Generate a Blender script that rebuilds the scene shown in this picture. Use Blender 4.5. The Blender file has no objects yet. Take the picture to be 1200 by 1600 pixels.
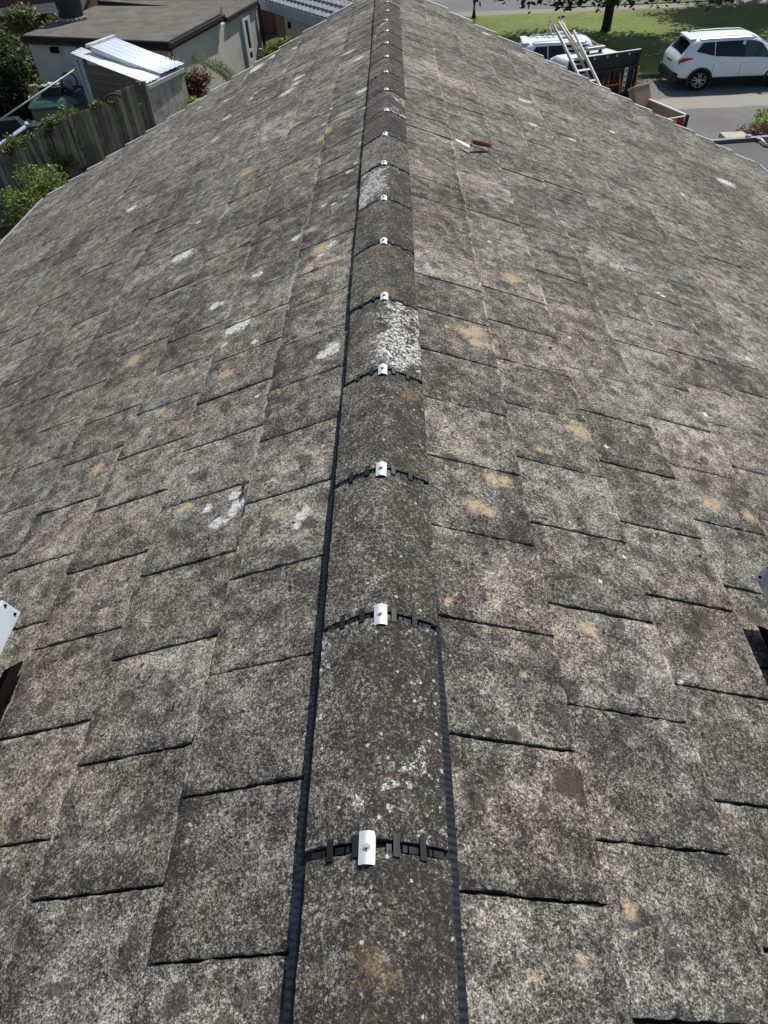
import bpy, math, random
import numpy as np
from mathutils import Vector, Matrix, noise

random.seed(7)
C = bpy.context.scene.collection
R = math.radians
G = -5.6                      # ground level (ridge top is z = 0)

# ------------------------------------------------------------------ camera
PITCH, YAW, ROLL = 0.79776, -0.05250, -0.06540
CAM = Vector((0.0715, -0.3798, 1.2095))
F = Vector((math.sin(YAW)*math.cos(PITCH), math.cos(YAW)*math.cos(PITCH), -math.sin(PITCH)))
RT = Vector((math.cos(YAW), -math.sin(YAW), 0)); UP = RT.cross(F)
r2 = math.cos(ROLL)*RT + math.sin(ROLL)*UP
u2 = -math.sin(ROLL)*RT + math.cos(ROLL)*UP
cam = bpy.data.cameras.new("camera"); co = bpy.data.objects.new("camera", cam); C.objects.link(co)
co.matrix_world = Matrix(((r2.x, u2.x, -F.x, CAM.x), (r2.y, u2.y, -F.y, CAM.y), (r2.z, u2.z, -F.z, CAM.z), (0, 0, 0, 1)))
cam.sensor_fit = 'HORIZONTAL'; cam.sensor_width = 36; cam.lens = 1029.26/1200*36
cam.clip_start = 0.05; cam.clip_end = 2000
bpy.context.scene.camera = co

# ------------------------------------------------------------------ light
SUN = Vector((0.30, 0.53, 0.80)).normalized()
w = bpy.data.worlds.new("World"); bpy.context.scene.world = w; w.use_nodes = True
nt = w.node_tree; sky = nt.nodes.new('ShaderNodeTexSky'); sky.sky_type = 'NISHITA'; sky.sun_disc = False
sky.sun_elevation = math.asin(SUN.z); sky.sun_rotation = math.atan2(SUN.x, SUN.y)
bgn = nt.nodes['Background']; nt.links.new(sky.outputs[0], bgn.inputs[0]); bgn.inputs[1].default_value = 0.085
sl = bpy.data.lights.new("sun", 'SUN'); sl.energy = 4.2; sl.angle = R(0.53); sl.color = (1, 0.96, 0.9)
so = bpy.data.objects.new("sun", sl); C.objects.link(so)
so.rotation_euler = SUN.to_track_quat('Z', 'Y').to_euler()
sc = bpy.context.scene
sc.view_settings.view_transform = 'Standard'; sc.view_settings.look = 'None'
sc.view_settings.exposure = 0.15; sc.view_settings.gamma = 1

# ------------------------------------------------------------------ helpers
class MB:
    def __init__(s): s.v = []; s.f = []; s.a = []      # verts, faces, per-face value
    def add(s, vs, fs, val=0.0):
        o = len(s.v); s.v += [tuple(x) for x in vs]
        for q in fs: s.f.append(tuple(i+o for i in q)); s.a.append(val)
    def quad(s, a, b, c, d, val=0.0): s.add([a, b, c, d], [(0, 1, 2, 3)], val)
    def box(s, c, d, M=None, val=0.0, taper=1.0):
        vs = []
        for z in (-.5, .5):
            k = taper if z > 0 else 1
            for x, y in ((-.5, -.5), (.5, -.5), (.5, .5), (-.5, .5)):
                p = Vector((x*d[0]*k, y*d[1]*k, z*d[2]))
                if M is not None: p = M @ p
                vs.append(p + Vector(c))
        s.add(vs, [(0, 3, 2, 1), (4, 5, 6, 7), (0, 1, 5, 4), (1, 2, 6, 5), (2, 3, 7, 6), (3, 0, 4, 7)], val)
    def bar(s, a, b, wd, h, up=Vector((0, 0, 1)), val=0.0):       # box beam from a to b
        a = Vector(a); b = Vector(b); d = (b-a); L = d.length; d.normalize()
        x = d.cross(up)
        if x.length < 1e-4: x = d.cross(Vector((1, 0, 0)))
        x.normalize(); z = x.cross(d)
        M = Matrix((x, d, z)).transposed()
        s.box((a+b)/2, (wd, L, h), M, val)
    def tube(s, pts, r, n=8, val=0.0, cap=True):
        pts = [Vector(p) for p in pts]; rings = []
        rs = r if isinstance(r, (list, tuple)) else [r]*len(pts)
        for i, p in enumerate(pts):
            d = (pts[min(i+1, len(pts)-1)]-pts[max(i-1, 0)]).normalized()
            x = d.cross(Vector((0, 0, 1)))
            if x.length < 1e-3: x = d.cross(Vector((1, 0, 0)))
            x.normalize(); y = d.cross(x)
            rings.append([p + (x*math.cos(t)+y*math.sin(t))*rs[i] for t in [2*math.pi*k/n for k in range(n)]])
        vs = [q for rg in rings for q in rg]; fs = []
        for i in range(len(pts)-1):
            for k in range(n):
                a = i*n+k; b = i*n+(k+1) % n; fs.append((a, b, b+n, a+n))
        if cap: fs.append(tuple(range(n-1, -1, -1))); fs.append(tuple(range((len(pts)-1)*n, len(pts)*n)))
        s.add(vs, fs, val)
    def prism(s, poly, ax, thick, M=None, val=0.0):   # poly in 2D extruded; ax = (origin, ux, uy, un)
        o, ux, uy, un = [Vector(q) for q in ax]; n = len(poly)
        vs = [o+ux*p[0]+uy*p[1] for p in poly]+[o+ux*p[0]+uy*p[1]+un*thick for p in poly]
        fs = [tuple(range(n)), tuple(range(2*n-1, n-1, -1))]+[(i, i+n, (i+1) % n+n, (i+1) % n) for i in range(n)]
        s.add(vs, fs, val)
    def build(s, name, mat, parent=None, smooth=False, loc=None, fix=True, bevel=0):
        me = bpy.data.meshes.new(name); me.from_pydata(s.v, [], s.f); me.update()
        if fix:
            import bmesh
            bm = bmesh.new(); bm.from_mesh(me); bmesh.ops.recalc_face_normals(bm, faces=bm.faces); bm.to_mesh(me); bm.free()
        if smooth: me.polygons.foreach_set('use_smooth', [True]*len(me.polygons))
        at = me.attributes.new('val', 'FLOAT', 'FACE'); at.data.foreach_set('value', s.a)
        me.materials.append(mat)
        o = bpy.data.objects.new(name, me); C.objects.link(o)
        if parent is not None: o.parent = parent
        if loc is not None: o.location = loc
        if bevel:
            b = o.modifiers.new('bevel', 'BEVEL'); b.width = bevel; b.segments = 2; b.limit_method = 'ANGLE'
        return o

def tag(o, label=None, cat=None, group=None, kind=None):
    for k, v in (('label', label), ('category', cat), ('group', group), ('kind', kind)):
        if v: o[k] = v
    return o
def thing(name, label, cat, loc=(0, 0, 0), rz=0, group=None):
    o = bpy.data.objects.new(name, None); C.objects.link(o); o.location = loc; o.rotation_euler = (0, 0, rz)
    o.empty_display_size = .1
    return tag(o, label, cat, group)
def sstep(a, b, x):
    t = min(1, max(0, (x-a)/(b-a))); return t*t*(3-2*t)

# ------------------------------------------------------------------ materials
class NT:
    def __init__(s, name):
        s.m = bpy.data.materials.new(name); s.m.use_nodes = True; s.t = s.m.node_tree
        s.b = s.t.nodes['Principled BSDF']
    def n(s, t, **kw):
        nd = s.t.nodes.new('ShaderNode'+t)
        for k, v in kw.items(): setattr(nd, k, v)
        return nd
    def l(s, a, b): s.t.links.new(a, b)
    def val(s, x, sock):
        if isinstance(x, (int, float)): sock.default_value = x
        elif isinstance(x, tuple): sock.default_value = x if len(x) == len(sock.default_value) else x+(1,)
        else: s.l(x, sock)
    def math(s, op, a, b=0.0, c=None, clamp=False):
        nd = s.n('Math', operation=op); nd.use_clamp = clamp
        s.val(a, nd.inputs[0]); s.val(b, nd.inputs[1])
        if c is not None: s.val(c, nd.inputs[2])
        return nd.outputs[0]
    def mix(s, f, a, b, mode='MIX'):
        nd = s.n('Mix', data_type='RGBA', blend_type=mode); s.val(f, nd.inputs[0]); s.val(a, nd.inputs[6]); s.val(b, nd.inputs[7])
        return nd.outputs[2]
    def obj(s): return s.n('TexCoord').outputs['Object']
    def noise(s, vec, sc, det=2.0, rough=.5, dist=0.0):
        nd = s.n('TexNoise'); s.l(vec, nd.inputs['Vector']); nd.inputs['Scale'].default_value = sc
        nd.inputs['Detail'].default_value = det; nd.inputs['Roughness'].default_value = rough; nd.inputs['Distortion'].default_value = dist
        return nd.outputs[0]
    def map(s, v, a, b, c=0.0, d=1.0, smooth=False):
        nd = s.n('MapRange'); nd.interpolation_type = 'SMOOTHSTEP' if smooth else 'LINEAR'
        for i, x in enumerate((v, a, b, c, d)): s.val(x, nd.inputs[i])
        return nd.outputs[0]
    def attr(s, name, typ='GEOMETRY'):
        nd = s.n('Attribute', attribute_name=name, attribute_type=typ); return nd.outputs['Fac']
    def bump(s, h, dist=.01, st=1.0):
        nd = s.n('Bump'); nd.inputs['Strength'].default_value = st; nd.inputs['Distance'].default_value = dist
        s.l(h, nd.inputs['Height']); s.l(nd.outputs[0], s.b.inputs['Normal'])
    def col(s, c): s.val(c, s.b.inputs['Base Color'])
    def set(s, rough=.8, metal=0.0, spec=.3):
        s.val(rough, s.b.inputs['Roughness']); s.val(metal, s.b.inputs['Metallic']); s.b.inputs['Specular IOR Level'].default_value = spec

def simple(name, c, rough=.7, metal=0.0, var=.25, scale=8.0, bump=0.0, spec=.4, dirt=None):
    m = NT(name); o = m.obj(); n = m.noise(o, scale, 5, .6)
    lo = tuple(x*(1-var) for x in c); hi = tuple(min(1, x*(1+var)) for x in c)
    k = m.mix(m.map(n, .3, .7), lo, hi)
    if dirt:
        n2 = m.noise(o, dirt[1], 6, .65); k = m.mix(m.map(n2, dirt[2], dirt[2]+.18), k, dirt[0])
    m.col(k); m.set(rough, metal, spec)
    if bump: m.bump(n, bump)
    return m.m

DARK = (0.036, 0.033, 0.030); MID = (0.150, 0.143, 0.129); LIGHT = (0.52, 0.502, 0.445)
def dots(m, P, pts, soft=.35, ragged=.55):
    """mask of ragged patches at fixed places: pts = (x, y, radius)"""
    out = None
    wob = m.noise(P, 42, 6, .8); wob = m.map(wob, .28, .72, -1, 1)
    for x, y, r in pts:
        vd = m.n('VectorMath', operation='DISTANCE'); m.l(P, vd.inputs[0]); vd.inputs[1].default_value = (x, y, 0)
        q = m.math('MULTIPLY_ADD', wob, ragged*r, vd.outputs['Value'])
        k = m.map(q, r*(1+soft*.4), r*(1-soft), 0, 1)
        out = k if out is None else m.math('MAXIMUM', out, k)
    return out
def flatpos(m, o):
    sp = m.n('SeparateXYZ'); m.l(o, sp.inputs[0]); cb = m.n('CombineXYZ'); m.l(sp.outputs[0], cb.inputs[0]); m.l(sp.outputs[1], cb.inputs[1])
    return cb.outputs[0], sp

def concrete(name, white, tan, dark, pale, stripk):
    m = NT(name); o = m.obj(); P, sp = flatpos(m, o)
    nf = m.noise(o, 340, 2, .6)               # grains of about 3 mm
    n1 = m.noise(o, 105, 4, .75)
    n2 = m.noise(o, 17, 5, .62)
    n3 = m.noise(o, 3.1, 5, .6)
    n4 = m.noise(o, .75, 3, .5)
    vc = m.n('TexVoronoi'); vc.inputs['Scale'].default_value = 290; m.l(o, vc.inputs['Vector'])
    vs_ = m.n('SeparateColor'); m.l(vc.outputs['Color'], vs_.inputs[0]); cell = vs_.outputs[0]
    tint = m.attr('tint'); ts = m.attr('ts')
    f = m.math('MULTIPLY_ADD', m.math('SUBTRACT', nf, .5), 1.5, .40)
    f = m.math('MULTIPLY_ADD', m.math('SUBTRACT', cell, .5), .58, f)
    f = m.math('MULTIPLY_ADD', m.math('SUBTRACT', n1, .5), 1.75, f)
    f = m.math('MULTIPLY_ADD', m.math('SUBTRACT', n2, .5), 1.45, f)
    f = m.math('MULTIPLY_ADD', m.math('SUBTRACT', n3, .5), .8, f)
    f = m.math('MULTIPLY_ADD', m.math('SUBTRACT', n4, .5), .5, f)
    f = m.math('MULTIPLY_ADD', tint, .05, f)
    pm = dots(m, P, pale, 1.2, .35)
    f = m.math('MULTIPLY_ADD', pm, .15, f)
    # cleaner strip just below the tile above, its width uneven
    e = m.math('MULTIPLY_ADD', m.math('SUBTRACT', n2, .5), .5, ts)
    strip = m.map(e, -.02, stripk[2], 1, 0)
    strip = m.math('MULTIPLY', strip, m.map(m.noise(o, 1.3, 3), .36, .52))
    strip = m.math('MULTIPLY', strip, m.attr('clean'))
    f = m.math('MULTIPLY_ADD', strip, stripk[1], f)
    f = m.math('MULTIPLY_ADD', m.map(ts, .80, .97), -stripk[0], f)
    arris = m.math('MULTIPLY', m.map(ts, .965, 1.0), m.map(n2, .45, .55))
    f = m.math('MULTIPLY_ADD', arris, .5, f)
    f = m.math('ADD', f, 0, clamp=True)
    ramp = m.n('ValToRGB'); m.l(f, ramp.inputs[0]); cr = ramp.color_ramp
    cr.elements[0].position = .08; cr.elements[0].color = DARK+(1,)
    cr.elements[1].position = .97; cr.elements[1].color = LIGHT+(1,)
    q = cr.elements.new(.46); q.color = MID+(1,)
    q = cr.elements.new(.70); q.color = (0.27, 0.252, 0.213, 1)
    col = ramp.outputs[0]
    # warm / cool drift
    warm = m.map(m.noise(o, 1.9, 4, .6), .46, .72)
    col = m.mix(m.math('MULTIPLY', warm, .5), col, m.mix(1, col, (1.12, 1.01, .90), 'MULTIPLY'))
    col = m.mix(m.math('MULTIPLY', pm, .6), col, m.mix(1, col, (1.16, 1.04, .92), 'MULTIPLY'))
    col = m.mix(m.math('MULTIPLY', strip, .55), col, m.mix(1, col, (1.22, 1.06, .90), 'MULTIPLY'))
    # dark spots of lichen and moss
    v = m.n('TexVoronoi'); v.inputs['Scale'].default_value = 21; v.inputs['Randomness'].default_value = 1
    wv = m.n('VectorMath', operation='MULTIPLY_ADD'); nz = m.n('TexNoise'); nz.inputs['Scale'].default_value = 60; m.l(o, nz.inputs[0])
    m.l(nz.outputs[1], wv.inputs[0]); wv.inputs[1].default_value = (.02, .02, .02); m.l(o, wv.inputs[2]); m.l(wv.outputs[0], v.inputs['Vector'])
    csep = m.n('SeparateColor'); m.l(v.outputs['Color'], csep.inputs[0])
    dk = m.math('MULTIPLY', m.map(v.outputs['Distance'], m.math('MULTIPLY', csep.outputs[1], .42), .06), m.map(csep.outputs[0], .62, .66))
    dk = m.math('MULTIPLY', dk, .62)
    col = m.mix(dk, col, (.045, .041, .038))
    v3 = m.n('TexVoronoi'); v3.inputs['Scale'].default_value = 52; m.l(wv.outputs[0], v3.inputs['Vector'])
    cs3 = m.n('SeparateColor'); m.l(v3.outputs['Color'], cs3.inputs[0])
    d3 = m.math('MULTIPLY', m.map(m.math('MULTIPLY_ADD', m.math('SUBTRACT', n1, .5), .7, v3.outputs['Distance']), .36, .22), m.map(cs3.outputs[0], .86, .88))
    col = m.mix(m.math('MULTIPLY', d3, .88), col, (.022, .020, .018))
    # small pale dots
    v2 = m.n('TexVoronoi'); v2.inputs['Scale'].default_value = 46; m.l(wv.outputs[0], v2.inputs['Vector'])
    cs2 = m.n('SeparateColor'); m.l(v2.outputs['Color'], cs2.inputs[0])
    wd = m.math('MULTIPLY', m.map(m.math('MULTIPLY_ADD', m.math('SUBTRACT', n1, .5), .9, v2.outputs['Distance']), .26, .16), m.map(cs2.outputs[0], .95, .96))
    col = m.mix(m.math('MULTIPLY', wd, .75), col, (.48, .47, .42))
    if tan:
        tm = m.math('MULTIPLY', dots(m, P, tan, .6, .9), m.map(n1, .36, .52, .35, .9))
        col = m.mix(tm, col, m.mix(m.map(nf, .35, .65), (.32, .24, .145), (.62, .50, .34)))
    if dark:
        col = m.mix(m.math('MULTIPLY', dots(m, P, dark, .35, .12), .8), col, (.07, .058, .047))
    if white:
        wm = m.math('MULTIPLY', dots(m, P, white, .25, 1.15), m.map(n1, .40, .50, .15, 1))
        col = m.mix(wm, col, m.mix(m.map(nf, .3, .6), (.42, .42, .39), (.78, .78, .74)))
    m.col(col); m.set(.93, 0, .15)
    hb = m.math('MULTIPLY_ADD', n1, .8, m.math('MULTIPLY', nf, .55))
    hb = m.math('MULTIPLY_ADD', n2, 1.2, hb)
    m.bump(hb, .0045, .9)
    return m.m

W_L = [(-1.397,3.806,0.0473),(-1.338,3.799,0.0568),(-1.321,3.828,0.0366),(-0.722,2.354,0.0409),(-0.69,2.362,0.045),(-0.665,2.369,0.0359),(-0.232,1.788,0.0275),(-0.207,1.8,0.0335),(-0.196,1.823,0.0246),(-0.49,3.135,0.0278),(-0.68,2.862,0.0218),(-0.654,2.857,0.0216),(-0.902,2.75,0.0276),(-0.866,2.758,0.0166),(-0.898,2.787,0.0168),(-0.492,1.161,0.0229),(-0.472,1.112,0.0247),(-0.485,1.084,0.0196),(-0.535,1.051,0.0222),(-0.51,1.051,0.0147),(-0.588,1.133,0.0184),(-0.237,0.939,0.0184),(-0.227,0.96,0.0144),(-0.249,0.907,0.0141),(-1.49,7.856,0.056),(-1.001,6.973,0.0663),(-0.966,7.014,0.0557),(-0.915,7.166,0.0459),(-0.91,7.376,0.0599),(-1.744,9.569,0.1162),(-1.714,9.666,0.0985),(-1.505,9.854,0.0803),(-1.155,9.413,0.0546),(-0.187,5.41,0.0476),(-0.144,4.915,0.0235),(-0.257,6.577,0.0466),(-0.367,7.056,0.0528),(-0.439,5.29,0.0274),(-0.477,5.1,0.0196),(-1.74,7.502,0.0536),(-2.489,9.237,0.059),(-1.727,6.742,0.0459),(-1.982,8.665,0.0513),(-2.841,6.702,0.0519),(-2.435,5.935,0.0528),(-0.217,3.72,0.0202),(-0.182,3.818,0.0167),(-0.343,3.349,0.0146),(-0.289,3.305,0.0142),(-0.257,2.8,0.019),(-0.269,2.776,0.0189),(-0.579,2.155,0.0162),(-0.741,2.232,0.0131),(-0.154,4.158,0.0186),(-0.316,2.708,0.014),(-1.353,4.335,0.0183),(-0.615,1.475,0.0093),(-0.498,1.712,0.0098)]
T_L = [(-1.335,2.567,0.0522),(-0.68,1.969,0.0347),(-1.23,1.679,0.0332),(-0.393,3.071,0.0361),(-0.318,2.781,0.0571),(-1.087,4.926,0.0883),(-0.452,4.772,0.0702),(-0.789,5.463,0.0734),(-0.297,4.973,0.0791),(-0.675,1.175,0.0276),(-0.98,1.902,0.0291),(-0.318,0.977,0.0173),(-1.279,3.437,0.0402),(-1.482,1.678,0.0361),(-0.219,3.348,0.0232),(-1.128,4.225,0.0553)]
T_R = [(0.321,1.963,0.0391),(0.366,1.98,0.0463),(0.351,1.903,0.0326),(0.706,1.524,0.0429),(0.676,1.524,0.0254),(0.531,1.36,0.0201),(0.334,1.11,0.0294),(0.374,1.107,0.0256),(0.271,0.973,0.0328),(0.308,0.962,0.0233),(0.604,2.659,0.0465),(0.541,0.626,0.0256),(0.484,-0.034,0.0164),(0.473,-0.049,0.0124),(0.356,-0.134,0.01),(0.335,0.43,0.0105),(0.263,-0.164,0.0094),(1.203,1.359,0.0441),(1.345,1.339,0.026),(0.557,1.352,0.0151),(0.164,0.606,0.0092),(0.748,3.879,0.0432),(0.249,1.962,0.0147),(0.686,0.377,0.0086),(1.096,3.839,0.0341)]
W_R = [(1.575,3.254,0.014),(1.598,3.232,0.014),(0.532,3.019,0.013),(1.273,6.787,0.0485),(1.344,6.838,0.0328),(1.244,6.009,0.0406),(2.322,7.282,0.0498),(1.626,6.119,0.0363),(1.221,9.721,0.0559),(3.798,7.578,0.0981),(2.705,6.073,0.0493),(1.435,2.036,0.0169),(1.444,3.43,0.0107),(1.989,2.801,0.0243),(0.822,2.28,0.0117),(0.818,1.512,0.0088),(0.62,0.802,0.0081),(0.787,0.527,0.0096),(0.722,0.921,0.0067)]
M = {}
M['tile_l'] = concrete('weathered_tile_concrete', W_L, T_L, [], [(-1.15, .75, .42), (-1.3, .15, .40), (-1.0, .62, .22), (-1.15, .05, .30), (-.75, .30, .16), (-1.25, 1.3, .25), (-.95, 1.0, .15), (-.33, 2.6, .15)], (.11, .58, .10))
M['tile_r'] = concrete('weathered_tile_concrete_east', W_R, T_R, [(0.39, 0.184, 0.0334), (0.288, 0.278, 0.0182), (1.158, 0.835, 0.0281), (0.229, 0.18, 0.0112), (0.33, 0.125, 0.0128)], [(.33, .62, .14), (.36, .12, .13), (1.08, .82, .12), (.38, 1.95, .13), (.32, 4.6, .22), (.45, 6.3, .35)], (.05, .32, .07))

def ridge_mat():
    m = NT('weathered_ridge_concrete'); o = m.obj()
    oi = m.n('ObjectInfo'); off = m.n('VectorMath', operation='ADD'); m.l(o, off.inputs[0])
    sc_ = m.n('VectorMath', operation='SCALE'); sc_.inputs[0].default_value = (7, 3, 5); m.l(oi.outputs['Random'], sc_.inputs['Scale']); m.l(sc_.outputs[0], off.inputs[1])
    q = off.outputs[0]
    nf = m.noise(q, 340, 2, .6); n1 = m.noise(q, 100, 4, .75); n2 = m.noise(q, 19, 5, .6); n3 = m.noise(q, 5, 4, .6)
    vc = m.n('TexVoronoi'); vc.inputs['Scale'].default_value = 290; m.l(q, vc.inputs['Vector'])
    vs_ = m.n('SeparateColor'); m.l(vc.outputs['Color'], vs_.inputs[0]); cell = vs_.outputs[0]
    tone = m.attr('tone', 'OBJECT')
    f = m.math('MULTIPLY_ADD', m.math('SUBTRACT', nf, .5), 1.4, .36)
    f = m.math('MULTIPLY_ADD', m.math('SUBTRACT', cell, .5), .58, f)
    f = m.math('MULTIPLY_ADD', m.math('SUBTRACT', n1, .5), 1.9, f)
    f = m.math('MULTIPLY_ADD', m.math('SUBTRACT', n2, .5), .9, f)
    f = m.math('MULTIPLY_ADD', m.math('SUBTRACT', n3, .5), .8, f)
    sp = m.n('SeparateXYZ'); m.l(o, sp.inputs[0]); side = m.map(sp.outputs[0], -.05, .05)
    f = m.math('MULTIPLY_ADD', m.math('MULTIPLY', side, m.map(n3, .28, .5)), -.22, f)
    f = m.math('ADD', f, tone, clamp=True)
    ramp = m.n('ValToRGB'); m.l(f, ramp.inputs[0]); cr = ramp.color_ramp
    cr.elements[0].position = .06; cr.elements[0].color = (.034, .031, .028, 1)
    cr.elements[1].position = .95; cr.elements[1].color = (.42, .40, .34, 1)
    e = cr.elements.new(.46); e.color = (.105, .098, .084, 1)
    col = ramp.outputs[0]
    tan = m.math('MULTIPLY', m.map(m.noise(q, 9, 4, .65), m.math('SUBTRACT', .78, m.attr('tan', 'OBJECT')), m.math('SUBTRACT', 1.0, m.attr('tan', 'OBJECT'))), m.map(n1, .35, .6, .2, .75))
    col = m.mix(tan, col, m.mix(m.map(nf, .3, .7), (.15, .10, .05), (.42, .32, .18)))
    wl = m.attr('white_left', 'OBJECT'); wr = m.attr('white_right', 'OBJECT')
    wamt = m.n('Mix', data_type='FLOAT'); m.l(side, wamt.inputs[0]); m.l(wl, wamt.inputs[2]); m.l(wr, wamt.inputs[3])
    th = m.math('SUBTRACT', .90, wamt.outputs[0])
    nw = m.noise(q, 34, 6, .78)
    nw2 = m.math('MULTIPLY_ADD', m.math('SUBTRACT', n3, .5), .75, nw)
    wm = m.map(nw2, th, m.math('ADD', th, .035))
    v2 = m.n('TexVoronoi'); v2.inputs['Scale'].default_value = 75; m.l(q, v2.inputs['Vector'])
    cs2 = m.n('SeparateColor'); m.l(v2.outputs['Color'], cs2.inputs[0])
    wd = m.math('MULTIPLY', m.map(m.math('MULTIPLY_ADD', m.math('SUBTRACT', n1, .5), 1.2, v2.outputs['Distance']), .30, .2), m.map(cs2.outputs[0], .93, .94))
    wm = m.math('MAXIMUM', m.math('MULTIPLY', wm, m.map(n1, .44, .54, .0, .92)), m.math('MULTIPLY', wd, .8))
    col = m.mix(wm, col, m.mix(m.map(n1, .3, .6), (.44, .44, .42), (.74, .74, .70)))
    m.col(col); m.set(.93, 0, .15)
    hb = m.math('MULTIPLY_ADD', n1, .8, m.math('MULTIPLY', nf, .6)); hb = m.math('MULTIPLY_ADD', wm, .3, hb); m.bump(hb, .004, .9)
    return m.m
M['ridge'] = ridge_mat()
M['moss'] = simple('dark_moss_and_grit', (.018, .014, .011), .95, var=.7, scale=90, bump=.004)
M['black_plastic'] = simple('black_plastic', (.013, .014, .017), .48, var=.25, scale=30, spec=.4)
M['flash'] = simple('black_pleated_roll', (.016, .018, .026), .55, var=.4, scale=45, spec=.35, dirt=((.08, .08, .085), 130, .66))
M['alu'] = simple('aluminium', (.74, .75, .76), .5, .4, var=.12, scale=90)
M['alu_paint'] = simple('pale_anodised_aluminium', (.60, .66, .72), .45, .25, var=.08, scale=12)
M['galv'] = simple('galvanised_steel', (.50, .53, .54), .5, .35, var=.3, scale=22)
M['steel'] = simple('steel', (.34, .34, .34), .4, .7, var=.15, scale=30)
M['verge'] = simple('verge_mortar', (.62, .62, .59), .9, var=.3, scale=7)
M['render'] = simple('cream_render', (.54, .525, .445), .9, var=.12, scale=2.5, bump=.01, dirt=((.38, .37, .31), 1.1, .55))
M['blockwall'] = simple('stained_render', (.40, .39, .33), .92, var=.3, scale=5, bump=.01, dirt=((.13, .13, .115), 2.2, .5))
M['dark'] = simple('matt_black', (.010, .009, .008), 1.0, var=.3, spec=.02)
M['fascia'] = simple('black_roof_edge', (.018, .016, .015), .7, var=.3, scale=4)
M['redstrip'] = simple('brown_red_board', (.055, .018, .014), .7, var=.3, scale=5)
M['white'] = simple('white_plastic', (.70, .71, .70), .4, var=.07, scale=6)
M['white_aged'] = simple('aged_white_paint', (.55, .56, .54), .55, var=.2, scale=9)
M['greyboard'] = simple('grey_boards', (.40, .42, .44), .6, var=.12, scale=4)

def felt():
    m = NT('mineral_felt'); o = m.obj()
    n = m.noise(o, 1.4, 6, .65); nf = m.noise(o, 40, 2, .6)
    col = m.mix(m.map(n, .35, .68), (.075, .068, .06), (.165, .152, .13))
    col = m.mix(m.map(nf, .35, .65, 0, .35), col, (.26, .24, .21)); m.col(col); m.set(.95, 0, .2); m.bump(nf, .01); return m.m
M['felt'] = felt()
def slate(name, a, b, sx, sy):
    m = NT(name); o = m.obj(); br = m.n('TexBrick'); m.l(o, br.inputs[0]); br.inputs['Scale'].default_value = 1
    br.inputs['Brick Width'].default_value = sx; br.inputs['Row Height'].default_value = sy; br.inputs['Mortar Size'].default_value = .012
    br.inputs['Color1'].default_value = a+(1,); br.inputs['Color2'].default_value = b+(1,); br.inputs['Mortar'].default_value = tuple(x*.35 for x in a)+(1,)
    n = m.noise(o, 6, 4); m.col(m.mix(m.map(n, .3, .7, 0, .4), br.outputs[0], (.05, .05, .05))); m.set(.8); m.bump(br.outputs['Fac'], -.012); return m.m
M['brick'] = slate('red_brick', (.17, .075, .05), (.23, .11, .075), .22, .075)
M['greytile'] = slate('grey_roof_tile', (.20, .21, .23), (.26, .27, .29), .33, .30)
M['darktile'] = slate('dark_slate', (.045, .048, .055), (.07, .072, .08), .3, .25)

def wood(name, a, b, axis=2, sc_=(60, 60, 3)):
    m = NT(name); o = m.obj(); mp = m.n('Mapping'); m.l(o, mp.inputs[0]); mp.inputs['Scale'].default_value = sc_
    n = m.noise(mp.outputs[0], 1, 4, .6); rnd = m.n('NewGeometry').outputs['Random Per Island']
    n2 = m.noise(o, 2.2, 4, .6)
    f = m.math('MULTIPLY_ADD', m.math('SUBTRACT', rnd, .5), .55, m.math('MULTIPLY_ADD', m.math('SUBTRACT', n2, .5), .9, n))
    m.col(m.mix(m.map(f, .25, .75), a, b)); m.set(.85); m.bump(n, .004); return m.m
M['fence'] = wood('weathered_fence_wood', (.12, .10, .083), (.34, .30, .25))
M['brownboard'] = wood('brown_boards', (.11, .09, .072), (.19, .16, .13), sc_=(3, 3, 60))
M['ply'] = wood('plywood_bed', (.20, .16, .11), (.33, .27, .19), sc_=(6, 6, 6))
M['corr'] = simple('clear_corrugated_sheet', (.86, .87, .87), .5, var=.05, scale=3, spec=.3)
M['corr_b'] = simple('bluish_corrugated_sheet', (.62, .70, .82), .5, var=.08, scale=2, spec=.5)
M['carwhite'] = simple('white_car_paint', (.83, .87, .90), .28, var=.03, scale=2, spec=.6)
M['glass'] = simple('dark_car_glass', (.012, .014, .017), .08, var=.3, scale=3, spec=.6)
M['glass_g'] = simple('greenish_car_glass', (.055, .075, .07), .08, var=.4, scale=4, spec=.6)
M['rubber'] = simple('tyre_rubber', (.012, .012, .013), .85, var=.3)
M['rim'] = simple('alloy_rim', (.42, .43, .45), .35, .6, var=.1)
M['cladding'] = simple('black_cladding', (.02, .021, .023), .6, var=.2)
M['red'] = simple('red_lens', (.42, .012, .016), .25, var=.15, scale=10, spec=.6)
M['redrefl'] = simple('red_reflective', (.45, .02, .025), .4, var=.1)
M['yelrefl'] = simple('yellow_reflective', (.50, .52, .13), .4, var=.1)
M['plate'] = simple('yellow_plate', (.36, .25, .03), .5, var=.15)
M['orange'] = simple('orange_handle', (.42, .12, .03), .55, var=.2)
M['card'] = simple('cardboard', (.36, .24, .15), .85, var=.15, scale=6)
M['cardlid'] = simple('pale_cardboard', (.62, .56, .48), .8, var=.08)
M['truckgrey'] = simple('dark_grey_steel', (.03, .034, .037), .5, .2, var=.3, scale=9)
M['tubewood'] = simple('pale_wooden_pole', (.70, .62, .46), .6, var=.15, scale=20)
M['handle'] = simple('red_brown_handle', (.18, .052, .04), .5, var=.35, scale=60)
M['green_tarp'] = simple('green_lid', (.05, .10, .085), .5, var=.4, scale=6)
M['tank'] = simple('beige_tank', (.24, .21, .14), .8, var=.25, scale=4)
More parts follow.
